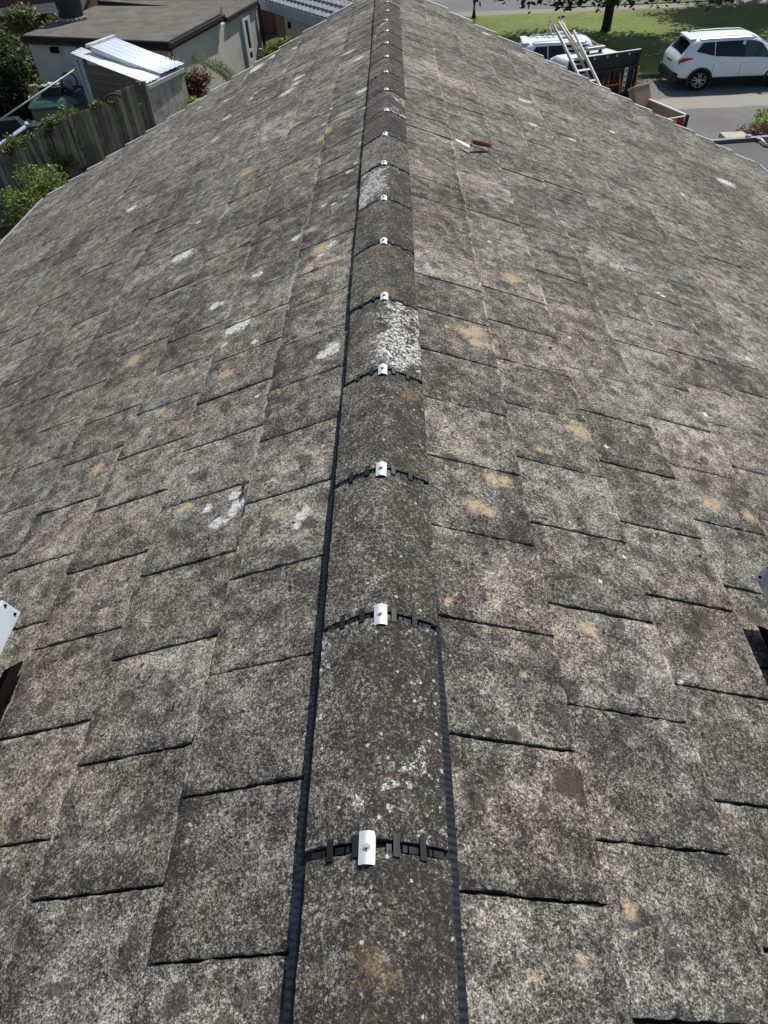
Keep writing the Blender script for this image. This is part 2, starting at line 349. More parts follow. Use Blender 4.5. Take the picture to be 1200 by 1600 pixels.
M['chair'] = simple('cream_plastic', (.62, .58, .36), .5, var=.1)
M['bluepipe'] = simple('pale_blue_pipe', (.25, .36, .45), .4, var=.15)
M['pink'] = simple('pink_rubber', (.36, .17, .18), .6, var=.2)
M['stone'] = simple('cap_stone', (.46, .43, .34), .9, var=.22, scale=9, dirt=((.28, .25, .2), 5, .55))
M['membrane'] = simple('dark_roof_membrane', (.032, .032, .035), .55, var=.3, scale=1.4, spec=.3)
M['bark'] = simple('dark_bark', (.035, .028, .022), .95, var=.5, scale=14, bump=.03)
M['beacon'] = simple('grey_light_bar', (.26, .24, .21), .4, var=.15)

def leafmat(name, a, b, c=None, tr=.25):
    m = NT(name); rnd = m.n('NewGeometry').outputs['Random Per Island']; o = m.obj(); n = m.noise(o, 2.2, 3)
    f = m.math('MULTIPLY_ADD', m.math('SUBTRACT', n, .5), 1.2, rnd)
    col = m.mix(m.map(f, .1, .9), a, b)
    if c: col = m.mix(m.map(rnd, .86, .9), col, c)
    m.col(col); m.set(.55, 0, .35)
    t = m.n('BsdfTranslucent'); m.l(m.mix(.3, col, (.25, .35, .02)), t.inputs[0]); ms = m.n('MixShader'); ms.inputs[0].default_value = tr
    out = m.t.nodes['Material Output']; m.l(m.b.outputs[0], ms.inputs[1]); m.l(t.outputs[0], ms.inputs[2]); m.l(ms.outputs[0], out.inputs[0]); return m.m
M['leaf_dark'] = leafmat('dark_ivy_leaves', (.015, .028, .010), (.06, .095, .035), (.16, .20, .13))
M['leaf_bush'] = leafmat('fresh_green_leaves', (.075, .12, .018), (.18, .25, .04), (.28, .35, .07))
M['leaf_ivy'] = leafmat('climber_leaves', (.06, .085, .025), (.19, .23, .08), (.34, .35, .17))
M['leaf_tree'] = leafmat('tree_leaves', (.014, .026, .008), (.05, .08, .022), (.08, .12, .03))
M['leaf_red'] = leafmat('purple_red_leaves', (.08, .018, .022), (.20, .045, .045), (.10, .09, .04))
M['leaf_pale'] = leafmat('feathery_pale_leaves', (.10, .135, .055), (.22, .26, .11), (.26, .30, .15))
M['leaf_lime'] = leafmat('lime_leaves', (.12, .19, .02), (.27, .35, .05), None)

def ground_mats():
    m = NT('lawn_grass'); o = m.obj(); n1 = m.noise(o, .35, 5, .6); n2 = m.noise(o, 9, 4, .7); n3 = m.noise(o, 60, 2, .6)
    f = m.math('MULTIPLY_ADD', m.math('SUBTRACT', n2, .5), .8, n1); f = m.math('MULTIPLY_ADD', m.math('SUBTRACT', n3, .5), .6, f)
    m.col(m.mix(m.map(f, .25, .75), (.10, .135, .025), (.20, .24, .06))); m.set(.9); m.bump(n3, .012); M['grass'] = m.m
    m = NT('tarmac_drive'); o = m.obj(); n1 = m.noise(o, .5, 5, .6); n2 = m.noise(o, 55, 2, .7); P, sp = flatpos(m, o)
    col = m.mix(m.map(n1, .3, .7), (.10, .098, .095), (.19, .186, .178)); col = m.mix(m.map(m.noise(o, 3.5, 5, .7), .5, .62, 0, .5), col, (.085, .083, .08)); col = m.mix(m.map(n2, .35, .7, 0, .6), col, (.24, .235, .225))
    vd = m.n('VectorMath', operation='SUBTRACT'); m.l(P, vd.inputs[0]); vd.inputs[1].default_value = (11.2, 25.3, 0)
    v3 = m.n('VectorMath', operation='MULTIPLY'); m.l(vd.outputs[0], v3.inputs[0]); v3.inputs[1].default_value = (.22, 1.25, 0)
    ln = m.n('VectorMath', operation='LENGTH'); m.l(v3.outputs[0], ln.inputs[0])
    q = m.math('MULTIPLY_ADD', m.math('SUBTRACT', m.noise(o, 1.6, 4), .5), .6, ln.outputs['Value'])
    col = m.mix(m.map(q, .92, .78), col, (.30, .285, .25)); m.col(col); m.set(.9); m.bump(n2, .008); M['tarmac'] = m.m
    m = NT('road_asphalt'); o = m.obj(); n1 = m.noise(o, .4, 4); n2 = m.noise(o, 30, 2)
    col = m.mix(m.map(n1, .3, .7), (.125, .13, .135), (.165, .17, .175)); m.col(m.mix(m.map(n2, .3, .7, 0, .3), col, (.2, .2, .2))); m.set(.9); M['road'] = m.m
ground_mats()
M['path'] = simple('footpath_asphalt', (.235, .225, .205), .9, var=.15, scale=3)
M['kerb'] = simple('kerb_concrete', (.27, .27, .25), .9, var=.2, scale=5)
M['soil'] = simple('garden_ground', (.06, .065, .03), .95, var=.5, scale=3, bump=.03)
M['paint'] = simple('road_paint', (.5, .5, .48), .8, var=.15, scale=6)

# ------------------------------------------------------------------ ground and roads
def sheet(name, pts, z, mat, sub=1):
    b = MB(); b.add([(x, y, z) for x, y in pts], [tuple(range(len(pts)))]); o = b.build(name, mat, fix=False)
    return tag(o, kind='structure')
sheet('ground', [(-300, -200), (300, -200), (300, 500), (-300, 500)], G-.02, M['soil'])
sheet('driveway', [(5.3, -10), (40, -10), (40, 27.6), (14, 28.6), (3, 28.35), (3, 12), (5.3, 12)], G-.004, M['tarmac'])
lawn = MB()
rng = random.Random(3)
L0, L1 = [(-1, 28.4), (3, 28.55), (10.3, 29.05), (20, 29.5), (45, 30.5)], [(-1, 42.6), (5.83, 41.87), (18.8, 40.97), (30, 40.2), (45, 39.2)]
lawn.add([(x, y, G+.06) for x, y in L0]+[(x, y, G+.06) for x, y in reversed(L1)], [tuple(range(10))])
tag(lawn.build('lawn', M['grass'], fix=False), kind='structure')
kb = MB()
for i in range(4):
    a, b_ = L0[i], L0[i+1]; kb.bar((a[0], a[1]-.07, G+.03), (b_[0], b_[1]-.07, G+.03), .14, .14)
tag(kb.build('kerb', M['kerb'], bevel=.015), kind='structure')
pp = L1
sheet('footpath', pp+[(45, 40.9), (18.8, 42.5), (5.83, 43.3), (-1, 44)], G+.012, M['path'])
vb = MB(); vb.add([(x, y, G+.05) for x, y in [(7.2, 43.25), (11, 43.0), (18.8, 42.55), (30, 41.8), (30, 42.3), (18.8, 43.0), (11, 43.5)]], [tuple(range(7))])
tag(vb.build('grass_verge', M['grass'], fix=False), kind='structure')
sheet('road', [(-40, 46), (-1, 44), (5.83, 43.3), (18.8, 42.5), (45, 40.9), (80, 39), (80, 52), (-40, 57)], G+.004, M['road'])
sheet('road_marking', [(2.2, 47.6), (5.4, 47.35), (5.4, 47.47), (2.2, 47.72)], G+.009, M['paint'])
# rough weeds along the kerb: uncountable
wv = MB(); r_ = random.Random(5)
for k in range(2600):
    x = r_.uniform(4, 16); y = 28.55+(x-3)*.065-.12-abs(r_.gauss(0, .12)); h = r_.uniform(.02, .075); a = r_.uniform(0, 6.28)
    wv.add([(x, y, G), (x+.03*math.cos(a), y+.03*math.sin(a), G), (x+r_.gauss(0, .03), y+r_.gauss(0, .03), G+h)], [(0, 1, 2)])
o = wv.build('kerb_weeds', M['leaf_bush'], fix=False); tag(o, 'low green weeds growing along the kerb by the driveway', 'weeds', kind='stuff')
gv = MB()
for k in range(6000):
    x = r_.uniform(2.5, 19); y = r_.uniform(28.7+(x-3)*.06, 41); h = r_.uniform(.008, .02)*(1+.4*noise.noise((x*.8, y*.8, 0))); a = r_.uniform(0, 6.28)
    gv.add([(x, y, G+.06), (x+.05*math.cos(a), y+.05*math.sin(a), G+.06), (x+r_.gauss(0, .04), y+r_.gauss(0, .04), G+.06+h)], [(0, 1, 2)])
o = gv.build('grass_tufts', M['grass'], fix=False); tag(o, 'short mown grass blades on the lawn beyond the cars', 'grass', kind='stuff')

# ------------------------------------------------------------------ the bungalow whose roof we stand over
TH = 0.4173; CT, ST = math.cos(TH), math.sin(TH); DROP = .0297; WT = .30; YEND = 10.04; YBACK = -2.6; SE = 5.76
house = thing('bungalow', 'grey bungalow roof of weathered lichen-covered concrete tiles with clipped ridge', 'bungalow', (0, 0, G))
def hp(p): return (p[0], p[1], p[2]-G)
def rp(side, s, y, n=0.0):           # roof plane point
    return (side*(s*CT+n*ST), y, -DROP-s*ST+n*CT-G)
TH_T = .032
def roof_slope(side):
    mb_v, mb_f, tint, ts, clean = [], [], [], [], []
    base = MB()
    g, s0, ph0, dph = (.374, .1062, -.133, .1415) if side < 0 else (.3485, .1277, -.041, .1300)
    nc = 15 if side < 0 else 16
    rr = random.Random(11 if side < 0 else 12)
    trim = MB()
    for c in range(1, nc+1):
        sb = s0+c*g if c < nc else SE+.02
        st = max(.03, s0+(c-1)*g-.05)
        ph = ph0+(c-1)*dph
        L = sb-st; vis = g/(L)
        k0 = math.floor((YBACK-ph)/WT)-0; k = k0
        crs = rr.gauss(0, .003)
        base.add([rp(side, st, YBACK, -TH_T-.002-.013), rp(side, sb-.012, YBACK, -.013), rp(side, sb-.012, YEND-.02, -.013), rp(side, st, YEND-.02, -TH_T-.015)], [(0, 1, 2, 3)])
        base.add([rp(side, sb-.012, YBACK, -.013), rp(side, sb-.012, YEND-.02, -.013), rp(side, sb-.012, YEND-.02, -TH_T-.01), rp(side, sb-.012, YBACK, -TH_T-.01)], [(0, 1, 2, 3)])
        while ph+k*WT < YEND:
            y0 = ph+k*WT; y1 = y0+WT; k += 1
            if y1 < YBACK: continue
            y0 = max(y0, YBACK); last = y1 > YEND-.06; y1 = min(y1, YEND)
            if last: k += 9
            if y1-y0 < .03: continue
            gap = rr.uniform(.007, .013) if (y0 < 2.2 and sb < 2) else rr.uniform(.004, .0095)
            if rr.random() < .22: gap = rr.uniform(.003, .007)
            ym = (y0+y1)/2
            near = (ym < 2.2 and sb < 2.3); mid = ym < 4.5 and sb < 3.2
            nu, nv = (30, 16) if near else ((7, 6) if mid else (3, 3))
            ds = rr.gauss(0, .0025)+crs; dz = rr.gauss(0, .0009); tl = rr.gauss(0, .0012); ti = rr.gauss(0, 1); cl = rr.random() < .75
            seed = rr.uniform(0, 99)
            grid = []
            yy = [y0+gap*.5 + (y1-y0-gap)*j/nv for j in range(nv+1)]
            us = [i/nu for i in range(nu+1)]
            if near:   # finer near borders for a rounded arris
                yy[1] = yy[0]+.004; yy[-2] = yy[-1]-.004; us[-2] = 1-.005/L
            for i in range(nu+1):
                for j in range(nv+1):
                    u = us[i]; s = st+(sb+ds-st)*u; y = yy[j]
                    n = -TH_T+(TH_T)*u+dz+tl*(j/nv-.5)*2*u
                    if near or mid:
                        a = noise.noise((s*9, y*9, seed))*.0011+noise.noise((s*40, y*40, seed))*.0006
                        n += a
                        if i == nu:
                            s += noise.noise((y*28, seed, 1))*.0042-.001+noise.noise((y*90, seed, 4))*.003; n -= .0022
                        if j in (0, nv):
                            y += noise.noise((s*30, seed, 2+j))*.0034+noise.noise((s*95, seed, 7+j))*.0026; n -= .0025
                    grid.append(rp(side, s, y, n))
            o = len(mb_v); nvp = nv+1
            mb_v += grid; tint += [ti]*len(grid)
            ts += [max(0, (us[i]*L-(L-g))/g) for i in range(nu+1) for j in range(nvp)]
            clean += [1.0 if cl else .0]*len(grid)
            for i in range(nu):
                for j in range(nv):
                    a = o+i*nvp+j; q = (a, a+1, a+nvp+1, a+nvp) if side < 0 else (a, a+nvp, a+nvp+1, a+1); mb_f.append(q)
            # skirt
            bd = [i*nvp for i in range(nu+1)]+[nu*nvp+j for j in range(1, nvp)]+[i*nvp+nv for i in range(nu-1, -1, -1)]
            o2 = len(mb_v)
            for q in bd:
                p = grid[q]; mb_v.append((p[0]-side*.018*ST, p[1], p[2]-.018*CT)); tint.append(ti-1.5); ts.append(.6); clean.append(0)
            for a in range(len(bd)-1):
                mb_f.append((o+bd[a], o+bd[a+1], o2+a+1, o2+a))
        sa = st+.05+g*.10
        na = -TH_T*(1-(sa-st)/L)
        trim.add([rp(side, sa, YEND-.012, na+.006), rp(side, sb, YEND-.012, .006), rp(side, sb, YEND+.03, .006), rp(side, sa, YEND+.03, na+.006),
                  rp(side, sa, YEND-.012, na-.03), rp(side, sb, YEND-.012, -.03), rp(side, sb, YEND+.03, -.03), rp(side, sa, YEND+.03, na-.03)],
                 [(0, 1, 2, 3), (4, 7, 6, 5), (3, 2, 6, 7), (0, 4, 5, 1), (1, 5, 6, 2), (0, 3, 7, 4)])
    me = bpy.data.meshes.new('roof_slope'); me.from_pydata(mb_v, [], mb_f); me.update()
    import bmesh
    bm = bmesh.new(); bm.from_mesh(me); bmesh.ops.recalc_face_normals(bm, faces=bm.faces); bm.to_mesh(me); bm.free()
    for nm, arr in (('tint', tint), ('ts', ts), ('clean', clean)):
        at = me.attributes.new(nm, 'FLOAT', 'POINT'); at.data.foreach_set('value', arr)
    me.polygons.foreach_set('use_smooth', [True]*len(me.polygons))
    me.materials.append(M['tile_l' if side < 0 else 'tile_r'])
    ob = bpy.data.objects.new('roof_slope', me); C.objects.link(ob); ob.parent = house
    try:
        me.set_sharp_from_angle(angle=R(35))
    except Exception: pass
    base.build('roof_underlay', M['moss'], ob, fix=False)
    trim.build('verge_trim', M['verge'], house)
roof_slope(-1); roof_slope(1)

# ridge tiles
def rz(x, lift=0.0):
    b = .042; return -.60*(math.sqrt(x*x+b*b)-b)*1.02+lift
RL = .4821
rprops = {-4: (0, 0, 0, 0), -3: (0, .1, 0, 0), -2: (0, .12, .1, .1), -1: (-.02, .22, .25, .16), 0: (-.01, .13, .30, .31), 1: (.06, .15, .12, .08), 2: (.05, .23, .12, .12), 3: (.02, .10, .26, .44),
          4: (-.01, .26, .04, .10), 5: (-.01, .14, .05, .08), 6: (.02, .14, .43, .26), 7: (.15, .22, .05, .12), 8: (-.11, .10, .12, .10), 9: (-.02, .10, .10, .36),
          10: (-.06, .1, .0, .12), 11: (.0, .1, .1, .14), 12: (-.04, .12, .1, .22), 13: (.0, .1, .2, .2), 14: (.02, .1, .36, .2), 15: (.0, .1, .25, .2), 16: (.03, .1, .25, .25), 17: (.02, .1, .1, .3),
          18: (0, .1, .2, .2), 19: (0, .1, .2, .2), 20: (0, .1, .2, .2)}
rlabel = {3: 'ridge tile crusted with white lichen on its right side', 6: 'ridge tile crusted with white lichen on its left side', 7: 'yellowish olive ridge tile', 8: 'dark grey ridge tile', 4: 'brown stained ridge tile'}
rr = random.Random(21)
for i in range(-3, 21):
    y0 = i*RL+.0095; y1 = (i+1)*RL-.0095
    if i == 20: y1 = YEND+.01
    near = i < 5
    nx, ny = (36, 40) if i < 3 else ((24, 16) if i < 7 else (16, 6))
    hw = .130+rr.uniform(-.002, .002); dx = rr.uniform(-.003, .003); dz = rr.uniform(-.0015, .0015); yaw = rr.gauss(0, .003); T = .015; sd = rr.uniform(0, 50)
    if i == 8: dx = -.004
    vs = []; fs = []
    for lay in (0, 1):
        for a in range(ny+1):
            for b_ in range(nx+1):
                x = -hw+2*hw*b_/nx; y = y0+(y1-y0)*a/ny
                nn = noise.noise((x*12, y*12, sd))*.0016+noise.noise((x*50, y*50, sd))*.0008 if lay == 0 else 0
                ye = y; xe = x
                if lay == 0 and a in (0, ny): ye += (noise.noise((x*35, sd, a))*.003+noise.noise((x*110, sd, a))*.0015); nn -= .002
                if lay == 0 and b_ in (0, nx): xe += noise.noise((y*20, sd, b_))*.002+noise.noise((y*80, sd, b_))*.001; nn -= .001
                z = rz(x)+dz+nn-(T if lay else 0)
                if lay and (a in (0, ny)): ye = y
                vs.append((xe+dx+yaw*(y-y0), ye-y0, z))
    n1 = (nx+1)
    def ix(l, a, b_): return l*(ny+1)*n1+a*n1+b_
    for a in range(ny):
        for b_ in range(nx):
            fs.append((ix(0, a, b_), ix(0, a, b_+1), ix(0, a+1, b_+1), ix(0, a+1, b_)))
            fs.append((ix(1, a, b_), ix(1, a+1, b_), ix(1, a+1, b_+1), ix(1, a, b_+1)))
    for a in range(ny):
        fs.append((ix(0, a, 0), ix(0, a+1, 0), ix(1, a+1, 0), ix(1, a, 0))); fs.append((ix(0, a, nx), ix(1, a, nx), ix(1, a+1, nx), ix(0, a+1, nx)))
    for b_ in range(nx):
        fs.append((ix(0, 0, b_), ix(1, 0, b_), ix(1, 0, b_+1), ix(0, 0, b_+1))); fs.append((ix(0, ny, b_), ix(0, ny, b_+1), ix(1, ny, b_+1), ix(1, ny, b_)))
    m_ = MB(); m_.add(vs, fs); ob = m_.build('ridge_tile', M['ridge'], house, smooth=True, fix=True)
    ob.location = (0, y0, -G)
    try: ob.data.set_sharp_from_angle(angle=R(40))
    except Exception: pass
    p = rprops.get(i, (0, .1, .15, .15))
    ob['tone'] = float(p[0]); ob['tan'] = float(p[1]); ob['white_left'] = float(p[2]); ob['white_right'] = float(p[3])
    if i in rlabel: ob['label'] = rlabel[i]
# ridge unions, clips
def union_mesh():
    u = MB()
    def arc(y0, y1, xa, xb, top, th, n=10):
        for k in range(n):
            a = xa+(xb-xa)*k/n; b_ = xa+(xb-xa)*(k+1)/n
            P = [(x, y, rz(x)+top-d) for d in (0, th) for x, y in ((a, y0), (b_, y0), (b_, y1), (a, y1))]
            u.add(P, [(0, 1, 2, 3), (4, 7, 6, 5), (0, 4, 5, 1), (1, 5, 6, 2), (2, 6, 7, 3), (3, 7, 4, 0)])
    arc(-.03, .03, -.128, .128, -.0165, .006, 24)
    for s in (-1, 1):
        for x in (.036, .082):
            wv_ = .0055; arc(-.017, .019, s*x-wv_, s*x+wv_, .0045, .02, 2)
        for xa, xb in ((.018, .028), (.046, .054), (.057, .073), (.092, .097), (.100, .118)):
            arc(-.0058, .0055, min(s*xa, s*xb), max(s*xa, s*xb), -.006, .012, 2)
    return u
def clip_mesh():
    u = MB(); pr = [(-.0145, -.0065), (-.005, -.0012), (-.0012, .0), (-.0004, -.0018), (.0004, -.0018), (.0012, .0), (.005, -.0012), (.0145, -.0065)]
    n = len(pr); vs = []
    for y in (-.027, .027):
        for x, z in pr: vs.append((x, y, z+.0075))
        for x, z in pr: vs.append((x, y, z+.0055))
    fs = []
    for k in range(n-1):
        fs.append((k, k+1, 2*n+k+1, 2*n+k)); fs.append((n+k+1, n+k, 3*n+k, 3*n+k+1)); fs.append((k, n+k, n+k+1, k+1)); fs.append((2*n+k, 2*n+k+1, 3*n+k+1, 3*n+k))
    fs += [(0, 2*n, 3*n, n), (n-1, 2*n-1, 4*n-1, 3*n-1)]
    u.add(vs, fs); return u
def screw_mesh():
    u = MB(); n = 14
    for r0, r1, z0, z1 in ((.0062, .0062, .006, .0088), (.0036, .0030, .0088, .0125)):
        vs = [(r0*math.cos(6.283*k/n), r0*math.sin(6.283*k/n), z0) for k in range(n)]+[(r1*math.cos(6.283*k/n), r1*math.sin(6.283*k/n), z1) for k in range(n)]
        u.add(vs, [(k, (k+1) % n, (k+1) % n+n, k+n) for k in range(n)]+[tuple(range(n, 2*n))])
    return u
un = union_mesh().build('ridge_union', M['black_plastic'], house)
cl = clip_mesh().build('ridge_clip', M['alu'], house)
sw = screw_mesh().build('screw', M['steel'], cl)
first = True
for i in range(-2, 21):
    if first: a, b_, c_ = un, cl, sw; first = False
    else:
        a = un.copy(); b_ = cl.copy(); c_ = sw.copy()
        for q in (a, b_, c_): C.objects.link(q)
        a.parent = house; b_.parent = house; c_.parent = b_
    y = i*RL+rr.gauss(0, .0012)
    a.location = (rr.gauss(0, .001), y, -G); x = {-2: 0, -1: 0, 0: -.015, 1: .004, 2: .001}.get(i, rr.gauss(0, .004))
    b_.location = (x, y-.003 if i else y-.004, -G+rz(x)+.0005); b_.rotation_euler = (0, 0, rr.gauss(0, .05)); c_.location = (0, 0, 0)

# pleated flexible strip down both sides of the ridge
for side in (-1, 1):
    fl = MB(); y = YBACK+.1; vs = []; rowsn = 0; step = .0035
    while y < (9.9):
        if side < 0: out = .1500 if y < .9 else max(.112, .1500-(y-.9)*.020)
        else: out = .1435 if y < .2 else max(.112, .1435-(y-.2)*.020)
        out += noise.noise((y*5, side, 3))*.0022+noise.noise((y*60, side, 3))*.0009
        st = step if y < 2.5 else .02
        p = 2*math.pi*y/.0135+noise.noise((y*9, side, 8))*4
        amp = (.0030+.0015*noise.noise((y*7, side, 5))) if y < 2.5 else 0.0
        for t in (0, .25, .5, .75, 1):
            x = .105+(out-.105)*t
            s_ = x/CT
            h = .004+amp*math.sin(p+t*1.2)+.0035*(1-t)+noise.noise((y*14, x*60, 1))*.001
            if t == 1: h = .001
            vs.append(rp(side, s_, y, h))
        rowsn += 1; y += st
    fs = [(r*5+k, r*5+k+1, (r+1)*5+k+1, (r+1)*5+k) for r in range(rowsn-1) for k in range(4)]
    fl.add(vs, fs); fl.build('ridge_flashing', M['flash'], house, smooth=True, fix=False)

# walls, gables, eaves, gutters
EX = SE*CT; EZ = -DROP-SE*ST
wl = MB()
y0, y1 = YBACK+.25, YEND-.25
for y, t in ((y0, .2), (y1-.2, .2)):
    pts = [(-EX+.5, 0), (EX-.5, 0), (EX-.5, EZ-.12-G+.5*math.tan(TH)), (0, -.16-G), (-EX+.5, EZ-.12-G+.5*math.tan(TH))]
    wl.prism(pts, ((0, y, 0), (1, 0, 0), (0, 0, 1), (0, 1, 0)), t)
hz = EZ-G-.12+.5*math.tan(TH)
for s in (-1, 1): wl.box((s*(EX-.6), (y0+y1)/2, hz/2), (.2, y1-y0-.41, hz))
wl.build('wall', M['render'], house)
for s in (-1, 1):
    gt = MB(); zz = EZ-G-.035
    pr = [(0, 0), (.0, -.07), (.04, -.1), (.09, -.1), (.125, -.07), (.125, 0), (.118, 0), (.118, -.065), (.085, -.092), (.04, -.092), (.008, -.065), (.008, 0)]
    gt.prism(pr, ((s*(EX-.03), YBACK, zz), (s, 0, 0), (0, 0, 1), (0, 1, 0)), YEND-YBACK-.02)
    gt.build('gutter', M['white_aged'] if s < 0 else M['galv'], house)
    fa = MB(); fa.box((s*(EX-.06), (YBACK+YEND)/2, zz-.07), (.02, YEND-YBACK-.1, .18)); fa.build('fascia_board', M['fascia'], house)
# moss lumps in a few gaps
ms = MB(); rm = random.Random(31)
def lump(side, s, y, r, sy=.35, ss=1.0, h=.5):
    vs = []; n = 9
    for k in range(n):
        a = 6.283*k/n; q = r*(1+rm.uniform(-.3, .3)); vs.append(rp(side, s+q*ss*math.cos(a), y+q*sy*math.sin(a), -.001))
    for k in range(n):
        a = 6.283*k/n; q = r*.55*(1+rm.uniform(-.3, .3)); vs.append(rp(side, s+q*ss*math.cos(a), y+q*sy*math.sin(a), r*h))
    ms.add(vs, [(k, (k+1) % n, (k+1) % n+n, k+n) for k in range(n)]+[tuple(range(n, 2*n))])
lump(-1, .50, 1.165, .030, .9, .35, .15)
M['mossbrown'] = simple('brown_moss', (.05, .022, .012), .95, var=.5, scale=120, bump=.003)
for q in range(26):
    side = rm.choice((-1, 1)); s = rm.uniform(.25, 2.8); y = rm.uniform(0, 5)
    lump(side, s, y, rm.uniform(.004, .011), rm.uniform(.5, 1), 1, .35)
tag(ms.build('moss_clump', M['mossbrown'], house), kind='stuff')

# ------------------------------------------------------------------ platform rails standing on the roof
def rail(side, label, mat):
    # box-section rail parallel to the ridge; far end just inside the frame
    t = thing('platform_rail', label, 'metal rail', (0, 0, G), group='metal rails lying on the roof either side of the ridge')
    n0, n1 = .115, .185
    s_in, yend = (1.180, .805) if side < 0 else (1.160, .872)
    b = MB()
    P = lambda s, y, n: rp(side, s, y, n)
    ya = -1.3
    def seg(sa, sb_, na, nb):
        v = [P(s, y, n) for y in (ya, yend) for s, n in ((sa, na), (sb_, na), (sb_, nb), (sa, nb))]
        b.add(v, [(0, 1, 2, 3), (4, 7, 6, 5), (0, 4, 5, 1), (1, 5, 6, 2), (2, 6, 7, 3), (3, 7, 4, 0)])
    seg(s_in, s_in+.11, n0, n1)
    seg(s_in+.02, s_in+.024, n1, n1+.004)
    b.build('rail_section', mat, t, bevel=.002)
    for y, n in ((yend-.012, n0+.055), (yend-.018, n0+.016)):
        a = Vector(P(s_in+.001, y, n)); d = Vector(P(s_in-.004, y, n))
        c = MB(); c.tube([a, d], .0045, 8); c.build('rivet', M['dark'], t)
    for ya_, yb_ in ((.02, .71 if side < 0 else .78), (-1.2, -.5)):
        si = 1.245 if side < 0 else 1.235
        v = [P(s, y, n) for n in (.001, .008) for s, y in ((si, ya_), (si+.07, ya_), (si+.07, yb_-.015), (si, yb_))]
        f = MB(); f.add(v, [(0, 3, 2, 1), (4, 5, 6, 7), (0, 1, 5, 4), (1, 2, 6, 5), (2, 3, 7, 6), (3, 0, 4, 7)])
        f.build('foot_or_shade_slab', M['dark'], t)  # added thin black slab, stands in for the rail's shadow on the tiles
    t.location = (0, 0, G)
    return t
house_z = G
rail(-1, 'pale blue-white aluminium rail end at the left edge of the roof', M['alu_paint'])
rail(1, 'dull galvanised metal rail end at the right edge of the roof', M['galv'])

# trowel on the roof
tr = thing('trowel', 'small pointing trowel with red-brown handle lying right of the ridge', 'trowel', (0, 0, G))
b = MB()
def trp(dx, s, n): return rp(1, s, dx, n)
tip, heel = (.50, 4.50), (.585, 4.42)
# blade: narrow leaf-shaped plate, tilted towards the viewer
import itertools
A = Vector(rp(1, .492, 4.47, .006)); B_ = Vector(rp(1, .592, 4.40, .016)); w1 = (Vector(rp(1, .56, 4.50, .016))-Vector(rp(1, .54, 4.40, .001))).normalized()
pts = []
for t, wd_ in ((0, .003), (.25, .013), (.55, .021), (.85, .024), (1, .018)):
    p = A.lerp(B_, t); pts.append((p+w1*wd_, p-w1*wd_*.6))
for k in range(4):
    (a, b2), (c, d) = pts[k], pts[k+1]; th_ = Vector((0, 0, .003))
    b.add([a, b2, d, c, a-th_, b2-th_, d-th_, c-th_], [(0, 1, 2, 3), (7, 6, 5, 4), (0, 4, 5, 1), (3, 2, 6, 7), (0, 3, 7, 4), (1, 5, 6, 2)])
b.build('blade', M['galv'], tr)
sh = MB(); H0 = Vector(rp(1, .604, 4.45, .042)); sh.tube([B_, Vector(rp(1, .600, 4.42, .034)), H0], .004, 8); sh.build('shank', M['truckgrey'], tr, smooth=True)
hd = MB(); H1 = Vector(rp(1, .75, 4.585, .030)); hd.tube([H0, H0.lerp(H1, .1), H0.lerp(H1, .5), H0.lerp(H1, .85), H1], [.010, .015, .018, .015, .017], 12); hd.build('handle', M['handle'], tr, smooth=True)

# ------------------------------------------------------------------ left: flat-roofed building
ZA = -2.9
fb = thing('flat_roofed_building', 'cream rendered extension with grey felt flat roof behind the lean-to', 'building', (0, 0, 0))
FA = [(-12.43, 26.38), (-6.9, 24.03), (-6.03, 28.43), (-6.3, 29.9), (-11.57, 31.56)]
def wallprism(mb, pts, z0, z1):
    n = len(pts); vs = [(x, y, z0) for x, y in pts]+[(x, y, z1) for x, y in pts]
    mb.add(vs, [tuple(range(n-1, -1, -1)), tuple(range(n, 2*n))]+[(i, (i+1) % n, (i+1) % n+n, i+n) for i in range(n)])
def inset(pts, d):
    cx = sum(p[0] for p in pts)/len(pts); cy = sum(p[1] for p in pts)/len(pts)
    return [(p[0]+(cx-p[0])/math.hypot(cx-p[0], cy-p[1])*d, p[1]+(cy-p[1])/math.hypot(cx-p[0], cy-p[1])*d) for p in pts]
b = MB(); wallprism(b, inset(FA, .12), G, ZA-.17); b.build('wall', M['render'], fb)
b = MB(); wallprism(b, inset(FA, -.005), ZA-.16, ZA-.02); rf = b.build('roof', M['fascia'], fb)
b = MB(); wallprism(b, inset(FA, .05), ZA-.05, ZA+.0); b.build('felt_surface', M['felt'], rf)
b = MB()
for (p, q) in ((FA[0], FA[1]), (FA[1], FA[2])):
    p2 = inset(FA, -.012)[FA.index(p)]; q2 = inset(FA, -.012)[FA.index(q)]
    b.bar((p2[0], p2[1], ZA-.20), (q2[0], q2[1], ZA-.20), .05, .075)
b.build('fascia_board', M['redstrip'], fb)
b = MB(); pts = []
p2 = inset(FA, -.03); b.tube([(p2[1][0]+.04, p2[1][1], ZA-.2), (p2[1][0]+.045, p2[1][1]-.01, -4.0), (p2[1][0]+.1, p2[1][1]-.02, G)], .022, 6)
b.bar((p2[1][0]+.06, p2[1][1], ZA-.07), (p2[2][0]+.06, p2[2][1], ZA-.07), .07, .06)
b.build('gutter_pipe', M['fascia'], fb)
dA = (Vector(FA[1])-Vector(FA[0])).normalized()
def onA(t, z, out=0.0):   # point on front wall, t metres from the right corner
    p = Vector(FA[1])-dA*t+Vector((dA.y, -dA.x))*(out-.1); return Vector((p.x, p.y, z))
b = MB()
for t, sz in ((4.8, (.30, .12, .16)),): b.box(onA(t, -3.28, .05), sz, Matrix.Rotation(math.atan2(dA.y, dA.x), 3, 'Z'))
b.build('wall_light', M['dark'], fb)
